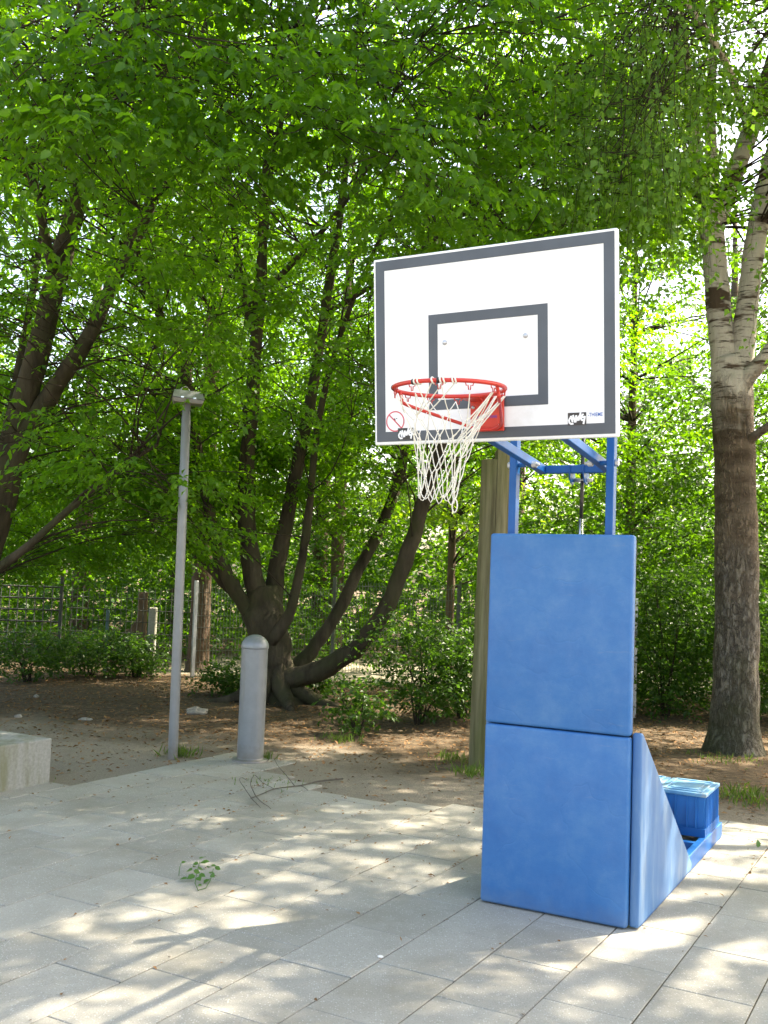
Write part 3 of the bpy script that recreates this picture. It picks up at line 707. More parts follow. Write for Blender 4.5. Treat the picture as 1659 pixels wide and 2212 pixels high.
# ------------------------------------------------------------------ broad tree at the right, outside the picture, that shades the paving
T4 = Tree('hornbeam_tree', (9.6, 9.4, -.05), 'tall hornbeam standing beyond the right edge of the picture and shading the paving', 'tree', M['hornbeam_bark'], M['hornbeam_leaf'], twig_m=M['twig_bark'])
T4.limb([(9.6, 9.4, -.05, .42), (9.55, 9.4, 1, .31), (9.5, 9.35, 3.4, .27), (9.3, 9.3, 6, .23), (9.0, 9.3, 9, .16), (8.8, 9.2, 12, .08), (8.6, 9.2, 14.5, .03)], 'trunk', 16, 4, .15)
for k in range(9):
    a = k * 2.4 + .6; hh = 4.8 + .75 * k; R_ = 5.6 - .3 * k
    T4.limb([(9.2 + (R_ * q - .8 * q) * math.cos(a) - .8 * q, 9.35 + R_ * q * math.sin(a), hh + up, r) for q, up, r in ((0.02, 0, .11), (.4, 1.5, .08), (.8, 2.5, .05), (1.05, 2.9, .015))], 'limb', 8, 4, .15)
def cond4(p):
    e = ((p[0] - 8.0) / 7.2) ** 2 + ((p[1] - 8.9) / 6.4) ** 2 + ((p[2] - 11) / 4.6) ** 2
    if e > 1: return False
    u, v, d = uvd(p)
    if -120 < u < 1780 and -120 < v: return False
    if p[1] > 9.6 and rng.random() < .55: return False
    return not shades(p, .65)
scatter(T4, 680, ((.5, 15.2), (2, 15.6), (6, 16)), cond4, nspray=lambda: int(rng.integers(18, 28)), rad=lambda: rng.uniform(.5, .9), size=.165, r0=.022, nl=7, tmpl=LEAFQ)

for T in (T1, T2, T3, T4):
    T.finish(300 if T is T1 else 0); NTRI += T.ntri

# ------------------------------------------------------------------ trees of the wood behind the fence
def wood_tree(base, hgt_, r, cx, label,  spread=(3.0, 3.0), zlo=3.0, nb=60, lean=0.0, size=.13, name='woodland_tree', trunk_mat=None, grp='trees of the wood behind the fence'):
    T = Tree(name, base, label, 'tree', trunk_mat or M['wood_bark'], M['sunlit_clearing_leaf'] if 'clearing' in label else M['wood_leaf'], grp, M['twig_bark'])
    x, y = base[0], base[1]
    T.limb([(x, y, -.05, r * 1.5), (x + lean * .05, y, .5, r * 1.05), (x + lean * .3, y, hgt_ * .3, r * .9), (x + lean * .6, y, hgt_ * .6, r * .7), (x + lean, y, hgt_, r * .2)], 'trunk', 12, 4, .12)
    T.paths = [p for p in T.paths if p[2] > zlo * .7]
    def c(p):
        return ((p[0] - x - cx) / spread[0]) ** 2 + ((p[1] - y) / spread[1]) ** 2 + ((p[2] - (zlo + hgt_) / 2) / ((hgt_ - zlo) / 2 + .6)) ** 2 < 1
    scatter(T, nb, ((x + cx - spread[0], x + cx + spread[0]), (y - spread[1], y + spread[1]), (zlo - .6, hgt_ + .8)), c,
            nspray=lambda: int(rng.integers(14, 24)), rad=lambda: rng.uniform(.6, 1.1), size=size, r0=.03, nl=8, slen=.5, sub=2)
    T.finish(); return T.ntri
f1 = gr(432, 1452)
for a in (
    ((f1.x - .05, f1.y, 0), 11, .18, 0, 'reddish straight trunk with a sunlit right side just behind the steel fence post', (2.6, 2.6), 5.5, 45),
    ((-6.6, 22.5, 0), 10, .2, 0, 'brown woodland trunk at the far left behind the wire mesh', (3.2, 3.0), 3.2, 60),
    ((-5.0, 25.0, 0), 11, .17, .5, 'thin dark woodland trunk left of the brown fence post', (3.2, 3.2), 2.6, 70),
    ((-1.6, 26.5, 0), 11, .2, 0, 'woodland tree far back behind the gnarled hornbeam', (3.6, 3.2), 2.0, 70),
    ((3.6, 27.5, 0), 12, .22, 0, 'woodland tree far back behind the backboard', (3.8, 3.4), 2.4, 80),
    ((8.2, 24.0, 0), 11, .2, 0, 'woodland tree far back to the right of the birch', (3.8, 3.6), 2.0, 75),
    ((4.6, 19.0, 0), 9.5, .10, 0, 'slim woodland tree between the blue stand and the birch', (3.0, 2.6), 1.6, 75),
    ((7.2, 16.6, 0), 9, .12, 0, 'bushy woodland tree directly right of the birch', (2.8, 2.6), .9, 70),
    ((-10.5, 24.0, 0), 11, .2, 0, 'woodland tree beyond the left edge of the picture', (3.4, 3.4), 1.5, 60),
    ((-1.0, 23.0, 0), 11.5, .16, 0, 'leafy woodland tree added for its shade behind the fence between the brown trunk and the hornbeam', (3.8, 3.2), 3.2, 95),  # added so its crown shades the undergrowth at the left
    ((1.4, 20.6, 0), 7.0, .09, .4, 'young woodland tree, leaf colour brightened as sunlit, in the clearing left of the wooden post', (2.3, 2.0), 2.3, 40),
): NTRI += wood_tree(*a)

def leaf_mass(name, N, box, cond, size, mat, parent=None, nl=7, slen=.4, droop=.3, tmpl=LEAF4, label=None, base=(0, 0, 0)):
    global NTRI
    P = np.empty((0, 3))
    while len(P) < N:
        q = np.stack([rng.uniform(b[0], b[1], N * 2) for b in box], 1); q = q[cond(q)]; P = np.concatenate([P, q])
        if len(q) == 0: break
    P = P[:N]; d = unit(rng.normal(0, 1, (len(P), 3)) * np.array([1, 1, .6]) + np.array([0, 0, .15]))
    A = spray_leaves(P, d, nl, slen * rng.uniform(.6, 1.2, len(P)), size, droop, .45)
    V, Fi = leaf_geo(*A, tmpl); NTRI += len(Fi)
    o = link(name, tri_mesh(name, V - np.array(base)[None], Fi), mat, parent); o['kind'] = 'stuff'
    if label: o['label'] = label
    return o
# mass of far wood and undergrowth
def nz(q, f, s): 
    return np.array([noise.noise(Vector((p[0] * f, p[1] * f, p[2] * f + s))) for p in q])
leaf_mass('far_wood', 7000, ((-24, 26), (30, 42), (0, 11.5)), lambda q: (q[:, 2] < 9.5 + 2.0 * np.sin(q[:, 0] * .7) + 1.0 * np.sin(q[:, 0] * 1.9)) & (rng.random(len(q)) < .9), .30, M['wood_leaf'], nl=7, slen=1.0, tmpl=LEAFQ, label='distant green wood that closes the view behind the fence')
leaf_mass('far_wood', 4500, ((-20, 22), (27, 33), (0, 6)), lambda q: q[:, 2] < 4.5 + .8 * np.sin(q[:, 0] * .9), .34, M['wood_leaf'], nl=7, slen=1.0, tmpl=LEAFQ, label='low dark green edge of the distant wood')
leaf_mass('undergrowth', 11000, ((-13, 13), (19.6, 26), (0, 5.2)), lambda q: (q[:, 2] < 2.6 + .45 * (q[:, 1] - 20) + .8 * np.sin(q[:, 0] * 1.3 + .5) + .5 * np.sin(q[:, 0] * 3.1 + q[:, 1])) & ~((np.abs(q[:, 0] - .9) < 1.5) & (q[:, 1] < 23)), .135, M['wood_leaf'], nl=7, slen=.5, tmpl=LEAFQ, label='dense green undergrowth along the far side of the fence')

leaf_mass('undergrowth', 6500, ((1.6, 12.5), (15.6, 19.6), (0, 5.4)), lambda q: (q[:, 2] < 3.9 + .9 * np.sin(q[:, 0] * 1.7) + .6 * np.sin(q[:, 0] * 4.1 + q[:, 1] * 2)) & (q[:, 0] > 1.9 + .25 * (q[:, 1] - 15.6) * 0 + .5 * np.sin(q[:, 2] * 2.3)), .115, M['wood_leaf'], nl=7, slen=.42, tmpl=LEAF4, label='leafy undergrowth between the blue stand and the birch, closing the view')
# ------------------------------------------------------------------ shrubs
def shrub(base, rx, ry, h, N, label, size=.075, mat='shrub_leaf', lo=.1, cat='shrub', name='shrub', stems=7):
    o = empty(name, base); tag(o, label, cat)
    b = MB()
    for k in range(stems):
        a = rng.uniform(0, 6.28); R_ = rng.uniform(.2, .8)
        e = Vector((rx * R_ * math.cos(a), ry * R_ * math.sin(a), h * rng.uniform(.6, .95)))
        P = [Vector((0.05 * math.cos(a), .05 * math.sin(a), -.03))]
        for t in (.3, .6, 1): P.append(Vector((e.x * t ** 1.4, e.y * t ** 1.4, e.z * t)) + Vector(rng.normal(0, .03, 3)))
        b.tube(P, [.014, .011, .008, .004], 5, cap=False)
    b.build('stems', M['twig_bark'], o)
    bx, by = base[0], base[1]
    leaf_mass('foliage', int(N * 1.7), ((bx - rx, bx + rx), (by - ry, by + ry), (lo, h)),
              lambda q: (((q[:, 0] - bx) / rx) ** 2 + ((q[:, 1] - by) / ry) ** 2 + ((q[:, 2] - h * .5) / (h * .55)) ** 2 < 1 + .35 * np.sin(q[:, 0] * 5 + q[:, 2] * 6) * np.cos(q[:, 1] * 4 + q[:, 2] * 3)),
              size, M[mat], o, nl=9, slen=.28, base=base)
s = gr(190, 1462); shrub((s.x, s.y, 0), 1.0, .7, .82, 230, 'low dark green shrub in front of the wire mesh at the left')
s = gr(60, 1470); shrub((s.x, s.y, 0), .75, .6, .8, 170, 'dark shrub at the left edge with drooping leaves below the mesh')
s = gr(300, 1466); shrub((s.x - .1, s.y + .2, 0), .55, .5, .7, 110, 'small dark shrub at the foot of the leaning brace')
s = gr(905, 1560); shrub((s.x, s.y, 0), .85, .7, 1.35, 290, 'tall dark leafy shrub left of the wooden post')
s = gr(770, 1585); shrub((s.x, s.y, 0), .34, .3, .6, 60, 'small loose shrub in front of the low curved hornbeam limb', stems=5)
s = gr(1440, 1545); shrub((s.x, s.y, 0), .95, .8, 2.1, 700, 'dark shrub between the blue pads and the birch')
s = gr(1700, 1560); shrub((s.x, s.y, 0), 1.0, .9, 1.9, 560, 'shrub right of the birch trunk at the picture edge')
s = gr(1000, 1560); shrub((s.x, s.y + .4, 0), .6, .6, 1.25, 190, 'dark shrub partly hidden behind the wooden post')
s = gr(490, 1500); shrub((s.x, s.y, 0), .45, .4, .42, 110, 'low patch of saplings left of the hornbeam base', lo=.03, stems=4)
s = gr(665, 1500); shrub((s.x, s.y, 0), .5, .4, .5, 120, 'low sucker leaves right of the hornbeam base', lo=.03, stems=4)

# ------------------------------------------------------------------ fence
def wire(b, a, c, r): b.tube([a, c], r, 3, cap=False, smooth=False)
def mesh_fence(name, A, B, z0, z1, dx, dz, r, label, mat, posts, postr=.03, pmat='wire', ptop=.1, sides=None):
    o = empty(name, A); tag(o, label, 'fence', kind=None)
    A = Vector(A); B = Vector(B); L = (B - A).length; d = (B - A) / L; b = MB()
    k = int(L / dx)
    for i in range(k + 1): wire(b, d * (i * dx) + Vector((0, 0, z0)), d * (i * dx) + Vector((0, 0, z1)), r)
    k = int((z1 - z0) / dz)
    for i in range(k + 1): wire(b, Vector((0, 0, z0 + i * dz)), d * L + Vector((0, 0, z0 + i * dz)), r * 1.3)
    q = b.build('wire_mesh', mat, o); q['kind'] = 'stuff'
    for t in posts:
        p = MB(); p.box((0, 0, (z1 + ptop) / 2 - .05), (postr * 2, postr * 2, z1 + ptop + .1), M=Matrix.Translation(d * t) @ Matrix.Rotation(math.atan2(d.y, d.x), 4, 'Z'), bev=.004)
        p.build('post', M[pmat], o)
    return o
lp = gr(125, 1450)
mesh_fence('wire_fence', (lp.x - 3.2, lp.y - .25, 0), (lp.x, lp.y, 0), .25, 1.48, .145, .2, .012, 'dark wire fence with large square mesh at the far left', M['dark_wire'], [.9, 3.2], .028, 'dark_wire', .2)
fa = Vector((lp.x + .05, lp.y + .1, 0)); f_1 = gr(415, 1463); f_2 = gr(716, 1456)
mesh_fence('wire_fence', fa, (f_1.x, f_1.y, 0), .1, 1.5, .1, .2, .006, 'thin wire fence between the square mesh and the pale steel post', M['dark_wire'], [], .02)
mesh_fence('wire_fence', (f_1.x, f_1.y, 0), (f_2.x, f_2.y, 0), .05, 1.6, .06, .2, .004, 'fine wire fence behind the hornbeam with a pale steel post', M['wire'], [0], .03, 'zinc', .05)
f_3 = gr(1386, 1548)
mesh_fence('wire_fence', (f_2.x, f_2.y, 0), (3.0, 17.8, 0), .05, 1.72, .055, .2, .005, 'fine wire fence across the bright clearing behind the curved limb', M['wire'], [0, 2.4], .03, 'wire', .08)
mesh_fence('wire_fence', (f_3.x - .1, f_3.y + .1, 0), (f_3.x + 5, f_3.y + .8, 0), .1, 1.6, .3, .4, .003, 'thin wire fence among the shrubs between stand and birch', M['wire'], [0], .035, 'zinc', .05)
wp = gr(302, 1452)
o = empty('fence_post', (wp.x, wp.y, 0)); tag(o, 'brown timber fence post with a leaning timber brace at the left', 'post')
MB().box((0, 0, .68), (.15, .12, 1.46), bev=.01).build('upright', M['fence_wood'], o)
MB().box((0, 0, 0), (.11, .09, 1.25), M=Matrix.Translation((-.33, -.02, .42)) @ Matrix.Rotation(math.radians(30), 4, 'Y'), bev=.008).build('brace', M['fence_wood'], o)
wp = gr(324, 1458)
o = empty('fence_post', (wp.x, wp.y, 0)); tag(o, 'grey concrete fence post standing right beside the brown timber post', 'post')
MB().box((0, 0, .56), (.13, .12, 1.2), bev=.015).build('upright', M['concrete'], o)
wp = gr(226, 1452)
o = tag(MB().box((0, 0, .52), (.05, .05, 1.12), bev=.004).build('fence_post', M['teal_post']), 'thin teal painted fence post behind the left shrubs', 'post'); o.location = (wp.x, wp.y, 0)

# ------------------------------------------------------------------ wooden post behind the stand
wp = gr(1050, 1652); tw = Matrix.Translation((wp.x - .02, wp.y, 0)) @ Matrix.Rotation(math.radians(1.0), 4, 'Y')
o = empty('wooden_post', (wp.x - .02, wp.y, 0)); o.rotation_euler = (0, math.radians(0.6), 0)
tag(o, 'thick weathered greenish timber post with a stepped top behind the blue stand', 'post')
def half_log(side, h):
    n = 12; R_ = .15; pr = []
    for k in range(n + 1):
        a = math.pi * (0.5 + k / n) if side < 0 else math.pi * (-0.5 + k / n)
        pr.append((R_ * math.cos(a) + side * .002, R_ * math.sin(a)))
    vs = []; nz_ = 14
    for j in range(nz_ + 1):
        z = -.05 + (h + .05) * j / nz_; tp = 1.0 - .04 * j / nz_
        for x, y in pr:
            w_ = 1 + .05 * noise.noise(Vector((x * 9, y * 9, z * .7)))
            vs.append((x * tp * w_, y * tp * w_, z))
    k = len(pr); fs = [(j * k + i, j * k + (i + 1) % k, (j + 1) * k + (i + 1) % k, (j + 1) * k + i) for j in range(nz_) for i in range(k)]
    fs.append(tuple(nz_ * k + i for i in range(k)))
    return MB().add(vs, fs)
half_log(-1, 3.02).build('log_half', M['log'], o); half_log(1, 3.13).build('log_half', M['log'], o)

# ------------------------------------------------------------------ lamp post
lb = gr(373, 1637); o = empty('lamp_post', (lb.x, lb.y, 0)); tag(o, 'slim grey metal lamp post with a small boxy floodlight on top', 'lamp post')
o.rotation_euler = (0, math.radians(-0.55), 0)
q = MB(); q.lathe([(.047, -.05), (.047, 1.2), (.0455, 2.2), (.044, 3.32), (.039, 3.325), (.039, 3.44), (0, 3.44)], 24); q.build('pole', M['lamp_grey'], o)
hd = empty('lamp_head', (0, 0, 3.44)); hd.parent = o; hd.rotation_euler = (0, math.radians(3), math.radians(14)); hd.scale = (.86, .86, .86)
b = MB(); b.prism([(-.15, 0), (.17, 0), (.19, .055), (-.17, .055)], .20, M=Matrix.Translation((0, -.11, 0)), bev=.006); b.build('housing', M['lamp_grey'], hd)
b = MB(); b.add([(-.17, -.11, .058), (.19, -.11, .058), (.19, .10, .058), (-.17, .10, .058), (-.155, -.05, .15), (.16, -.05, .15), (.16, .09, .15), (-.155, .09, .15)],
               [(0, 1, 5, 4), (1, 2, 6, 5), (2, 3, 7, 6), (3, 0, 4, 7), (4, 5, 6, 7), (3, 2, 1, 0)]); b.build('cover', M['zinc'], hd)
for x in (-.06, .08): MB().box((x, -.115, .06), (.035, .012, .022), bev=.003).build('clip', M['chrome'], hd)
b = MB(); b.tube([(-.03 + .05 * math.cos(a), .02, .15 + .055 * math.sin(a)) for a in np.linspace(0, math.pi, 12)], .006, 6); b.build('lifting_eye', M['chrome'], hd)

# ------------------------------------------------------------------ bollard
lb = gr(540, 1643); o = empty('bollard', (lb.x, lb.y, 0)); tag(o, 'thick grey round bollard with a domed cap and base flange', 'bollard')
R_ = .128
MB().lathe([(R_, .02), (R_, 1.075)], 40).build('post', M['bollard_grey'], o)
MB().lathe([(R_ - .003, 1.075), (R_ + .006, 1.077), (R_ + .006, 1.088)] + [((R_ + .006) * math.cos(a), 1.088 + .122 * math.sin(a)) for a in np.linspace(.03, math.pi / 2, 14)], 40).build('cap', M['bollard_grey'], o)
MB().lathe([(.172, -.005), (.172, .012), (.166, .02), (R_ + .004, .022), (R_, .034)], 40).build('flange', M['bollard_grey'], o)

# ------------------------------------------------------------------ concrete block at the left
A = Vector((-2.70, 8.63, 0))
o = MB().box((-.80, .45, .165), (1.6, .9, .40), bev=.008).build('concrete_block', M['concrete'])
o.location = A; o.rotation_euler = (0, 0, ROT); tag(o, 'low mossy concrete seating block on the paving at the left edge', 'block')

# ------------------------------------------------------------------ basketball stand
YAW = -0.4975
ST = empty('basketball_stand', (1.345, 5.463, 0), YAW); tag(ST, 'mobile basketball stand with white backboard, red hoop and blue padded base', 'basketball stand')
PW = .83
def pad_front(z0, z1, name, lean=0.0):
    b = MB(); bm = bmesh.new(); bmesh.ops.create_cube(bm, size=1.0)
    for q in bm.verts: q.co = Vector((-PW / 2 + q.co.x * PW, .032 + q.co.y * .064, (z0 + z1) / 2 + q.co.z * (z1 - z0)))
    bmesh.ops.bevel(bm, geom=list(bm.edges), offset=.017, segments=4, affect='EDGES', profile=.5)
    b.bm(bm, None, True); return b.build(name, M['vinyl'], ST)
pad_front(.006, .996, 'front_pad'); pad_front(1.002, 2.075, 'front_pad')
def wedge(x0, th, name):
    # polygon in YZ pulled along X
    R3 = Matrix(((0, 1, 0, x0), (1, 0, 0, .040), (0, 0, 1, 0), (0, 0, 0, 1)))
    b = MB(); b.prism([(0, .008), (1.33, .008), (1.335, .055), (.035, 1.02), (0, 1.02)], th, M=R3, bev=.013, seg=3, smooth=True)
    bm_o = b.build(name, M['worn_sunlit_vinyl'], ST)
    bm = bmesh.new(); bm.from_mesh(bm_o.data); bmesh.ops.recalc_face_normals(bm, faces=list(bm.faces)); bm.to_mesh(bm_o.data); bm.free()
    return bm_o
wedge(.002, .052, 'side_pad')
MB().box((-PW / 2, .073, 1.03), (PW - .01, .014, 2.04)).build('gap_shade_panel', M['dark'], ST); wedge(-PW - .012, .040, 'side_pad')  # dark panel added so the gap beside the front pad reads as shade
# steel base frame behind the pads
bx = M['blue_steel']
for x in (.025, -PW + .06): MB().box((x, 1.27, .055), (.05, 2.34, .105), bev=.004).build('base_rail', bx, ST)
for y in (2.415, 1.74): MB().box((-PW / 2 - .002, y, .052), (PW - .002, .05, .095), bev=.004).build('cross_rail', bx, ST)
XR, XL = -.168, -.742
for x in (XR, XL):
    MB().box((x, .13, 1.33), (.044, .062, 2.60), bev=.004).build('upright', bx, ST)
    MB().box((x, .7, .62), (.04, .04, 1.62), M=Matrix.Translation((0, 0, 0)) @ Matrix.Translation((x, .75, .6)) @ Matrix.Rotation(math.radians(47), 4, 'X') @ Matrix.Translation((-x, -.7, -.62)), bev=.003).build('rear_strut', bx, ST)
# pivoting arms
PZ = 2.482
c0 = Vector((-.382, -1.169, 2.886)); tl = -.0948
EZ = Vector((0, math.sin(tl), math.cos(tl))); FN = Vector((0, -math.cos(tl), math.sin(tl))); EX = Vector((1, 0, 0))
MBD = Matrix((EX, EZ, FN)).transposed().to_4x4(); MBD.translation = c0      # board frame: x right, y up, z out of the face
def bar(a, b_, w_, h_, name, mat, parent, bev=.004):
    a = Vector(a); b_ = Vector(b_); d = b_ - a; L = d.length
    q = d.to_track_quat('Y', 'Z').to_matrix().to_4x4(); q.translation = (a + b_) / 2
    return MB().box((0, 0, 0), (w_, L, h_), M=q, bev=bev).build(name, mat, parent)
for x, sg in ((XL + .085, 1), (XR - .085, -1)):
    bar((x, .392, PZ - .004), (x, -1.09, PZ + .142), .045, .05, 'arm', bx, ST)
    b = MB(); b.tube([(x - sg * .085, .13, PZ), (x - sg * .02, .13, PZ)], .014, 10); b.build('pivot_spacer', bx, ST)
    b = MB(); b.tube([(x + sg * .022, .13, PZ), (x + sg * .05, .13, PZ)], .018, 6, smooth=False); b.tube([(x + sg * .05, .13, PZ), (x + sg * .066, .13, PZ)], .010, 10); b.build('bolt', M['zinc'], ST)
    b = MB(); b.tube([(x - sg * .108, .13, PZ), (x - sg * .125, .13, PZ)], .019, 6, smooth=False); b.build('bolt', M['zinc'], ST)
bar((XL + .108, .37, PZ - .003), (XR - .108, .37, PZ - .003), .045, .048, 'cross_tube', bx, ST)
xm = (XL + XR) / 2 + .02
for k in (-1, 1):
    b = MB(); b.prism([(-.035, .02), (.03, .02), (.045, -.05), (.02, -.085), (-.01, -.075), (-.03, -.03)], .008, M=Matrix.Translation((xm + k * .042, .385, PZ - .0)) @ Matrix.Rotation(math.radians(90), 4, 'Z') @ Matrix.Diagonal((1.5, 1, 1.1, 1)) , bev=.001); b.build('bracket_plate', bx, ST)
b = MB(); b.tube([(xm - .065, .425, PZ - .062), (xm + .07, .425, PZ - .062)], .012, 8); b.build('bolt', M['zinc'], ST)
b = MB(); b.tube([(xm + .005, .425, 2.03), (xm + .01, .425, 2.72)], .0115, 10); b.build('spindle', M['screw_rod'], ST)
b = MB(); b.tube([(xm - .004, .42, 1.0), (xm + .004, .425, 2.19)], .017, 12); b.build('spindle_tube', M['chrome'], ST)

# backboard
BOARD = empty('backboard', (0, 0, 0)); BOARD.parent = ST
b = MB(); b.box((0, 0, -.016), (1.2, .9, .032), M=MBD, bev=.006, seg=2, smooth=False); b.build('panel', M['board_white'], BOARD)
def frame_rect(x0, x1, y0, y1, t, name, z=.0012):
    b = MB()
    for (a0, a1, c0_, c1) in ((x0, x1, y1 - t, y1), (x0, x1, y0, y0 + t), (x0, x0 + t, y0 + t + .0, y1 - t), (x1 - t, x1, y0 + t, y1 - t)):
        b.box(((a0 + a1) / 2, (c0_ + c1) / 2, z / 2 + .0002), (a1 - a0, c1 - c0_, z), M=MBD)
    return b.build(name, M['board_grey'], BOARD)
frame_rect(-.588, .588, -.435, .438, .048, 'border_line'); frame_rect(-.305, .285, -.294, .156, .047, 'target_line')
for x in (-.22, .18): b = MB(); b.lathe([(.011, .001), (.011, .006), (.006, .010), (0, .0105)], 12, M=MBD @ Matrix.Translation((x, .02 + .0, 0))); b.build('bolt', M['zinc'], BOARD)
def ribbon(b, pts, w_, z, Mx):
    """flat brush stroke in the XY plane"""
    pts = [Vector((p[0], p[1], 0)) for p in pts]; k = len(pts); vs = []
    for i, p in enumerate(pts):
        t = (pts[min(i + 1, k - 1)] - pts[max(i - 1, 0)]).normalized(); nn = Vector((-t.y, t.x, 0)) * w_ / 2
        if i == 0: p = p - t * w_ * .3
        if i == k - 1: p = p + t * w_ * .3
        vs += [p + nn + Vector((0, 0, z)), p - nn + Vector((0, 0, z))]
    b.add(vs, [(2 * i, 2 * i + 1, 2 * i + 3, 2 * i + 2) for i in range(k - 1)], False, Mx)
TAG = [[(.23, .62), (.12, .58), (.06, .42), (.08, .24), (.18, .12), (.28, .14)], [(.17, .72), (.26, .30)], [(.29, .78), (.40, .26)], [(.22, .50), (.35, .55)],
       [(.43, .28), (.46, .74)], [(.46, .74), (.55, .40)], [(.55, .40), (.62, .70)], [(.70, .95), (.60, .42)], [(.84, .84), (.66, .62)], [(.66, .62), (.78, .40)],
       [(.78, .62), (.94, .62)], [(.94, .66), (.90, .40), (.86, .12)], [(.74, .44), (.86, .36)]]
def sticker(x, y, w_, h_):
    b = MB(); b.box((x + w_ / 2, y + h_ / 2, .0022), (w_, h_, .0012), M=MBD); s_ = b.build('sticker', M['black_print'], BOARD)
    b = MB()
    for i, st in enumerate(TAG): ribbon(b, [(x + w_ * p, y + h_ * q) for p, q in st], .0085, .0032 + i * .00004, MBD)
    b.build('white_lettering', M['white_print'], s_)
sticker(.376, -.393, .083, .056); sticker(-.472, -.428, .082, .056)
def text(txt, width, height, name, mat, Mx, parent):
    cu = bpy.data.curves.new('text', 'FONT'); cu.body = txt; cu.size = 1.0; cu.resolution_u = 3; cu.extrude = 0.0
    cu.offset = .012
    to = bpy.data.objects.new('text', cu); COL.objects.link(to); dg = bpy.context.evaluated_depsgraph_get()
    me = bpy.data.meshes.new_from_object(to.evaluated_get(dg)); bpy.data.objects.remove(to)
    xs_ = [q.co.x for q in me.vertices]; ys_ = [q.co.y for q in me.vertices]
    me.transform(Mx @ Matrix.Diagonal((width / (max(xs_) - min(xs_)), height / (max(ys_) - min(ys_)), 1, 1)) @ Matrix.Translation((-min(xs_), -min(ys_), 0))); return link(name, me, mat, parent)
text('-THIEME', .066, .0165, 'printed_text', M['blue_print'], MBD @ Matrix.Translation((.4665, -.357, .0008)), BOARD)
# round red prohibition sign on the board
b = MB(); cx, cy, R_ = -.487, -.338, .047
ribbon(b, [(cx + R_ * math.cos(a), cy + R_ * math.sin(a)) for a in np.linspace(0, 2 * math.pi, 33)], .0065, .0008, MBD)
ribbon(b, [(cx - R_ * .68, cy + R_ * .68), (cx + R_ * .68, cy - R_ * .68)], .0065, .0012, MBD)
b.build('prohibition_sign', M['red_print'], BOARD)
b = MB(); ribbon(b, [(cx - .004, cy + .012), (cx - .002, cy + .004)], .008, .001, MBD); ribbon(b, [(cx + .006, cy + .014), (cx + .010, cy + .0135)], .004, .001, MBD); b.build('printed_figure', M['black_print'], BOARD)

# hoop
HOOP = empty('hoop', (0, 0, 0)); HOOP.parent = ST
rt = math.radians(-2.6)      # the rim droops a little at the front
rc = c0 + EZ * (-.243) + FN * .408 + EX * (-.012)
FR = Vector((0, -math.cos(rt), math.sin(rt))); RZ = Vector((0, math.sin(rt), math.cos(rt)))
MR = Matrix((EX, FR, -RZ)).transposed().to_4x4(); MR.translation = rc   # x right, y forward, z down
RR = .236
b = MB(); b.tube([(RR * math.cos(a), RR * math.sin(a), 0) for a in np.linspace(0, 2 * math.pi, 56, endpoint=False)], .0095, 10, closed=True, M=MR); b.build('rim', M['red_steel'], HOOP)
b = MB(); b.box((-.004, -.322, .011), (.165, .165, .012), M=MBD, bev=.003)
b.build('mounting_plate', M['red_steel'], HOOP)
b = MB(); pts = [(-.075, -.245), (.075, -.245), (.06, -.165), (-.06, -.165)]
b.box((0, 0, 0), (.165, .16, .006), M=MR @ Matrix.Translation((.008, -.312, .002)), bev=.002); b.build('top_plate', M['red_steel'], HOOP)
for sg in (-1, 1):
    for yy in (.03, .10):
        bb_ = MB(); bb_.lathe([(.008, 0), (.008, .006), (0, .007)], 8, M=MBD @ Matrix.Translation((sg * .066 - .004, -.255 - yy * 1.25, .0185))); bb_.build('bolt', M['zinc'], HOOP)
br = MB()
def mr(x, y, z): return MR @ Vector((x, y, z))
def mb(x, y, z): return MBD @ Vector((x, y, z))
path = [mr(-RR + .01, .02, .006), mr(-RR + .012, .0, .03), mr(-RR + .02, -.03, .055), mb(-.09, -.372, .10), mb(-.05, -.392, .034), mb(0, -.397, .026), mb(.05, -.392, .034), mb(.10, -.372, .10), mr(RR - .02, -.03, .055), mr(RR - .012, .0, .03), mr(RR - .01, .02, .006)]
pp = smooth_path([(*p, 0) for p in path], 4); br.tube([p[:3] for p in pp], .0078, 8); br.build('brace', M['red_steel'], HOOP)
text('SPORT-THIEME', .105, .013, 'printed_text', M['purple_print'], MBD @ Matrix.Translation((-.058, -.345, .0186)), HOOP)
HK = 12
for k in range(HK):
    a = 2 * math.pi * (k + .5) / HK
    cxk, cyk = RR * math.cos(a), RR * math.sin(a); tx, ty = -math.sin(a), math.cos(a); b = MB()
    b.tube([mr(cxk + tx * s_, cyk + ty * s_, z) for s_, z in ((-.018, .006), (-.014, .02), (-.006, .018), (-.004, .036), (.004, .036), (.006, .018), (.014, .02), (.018, .006))], .0024, 5)
    b.build('hook', M['red_steel'], HOOP)
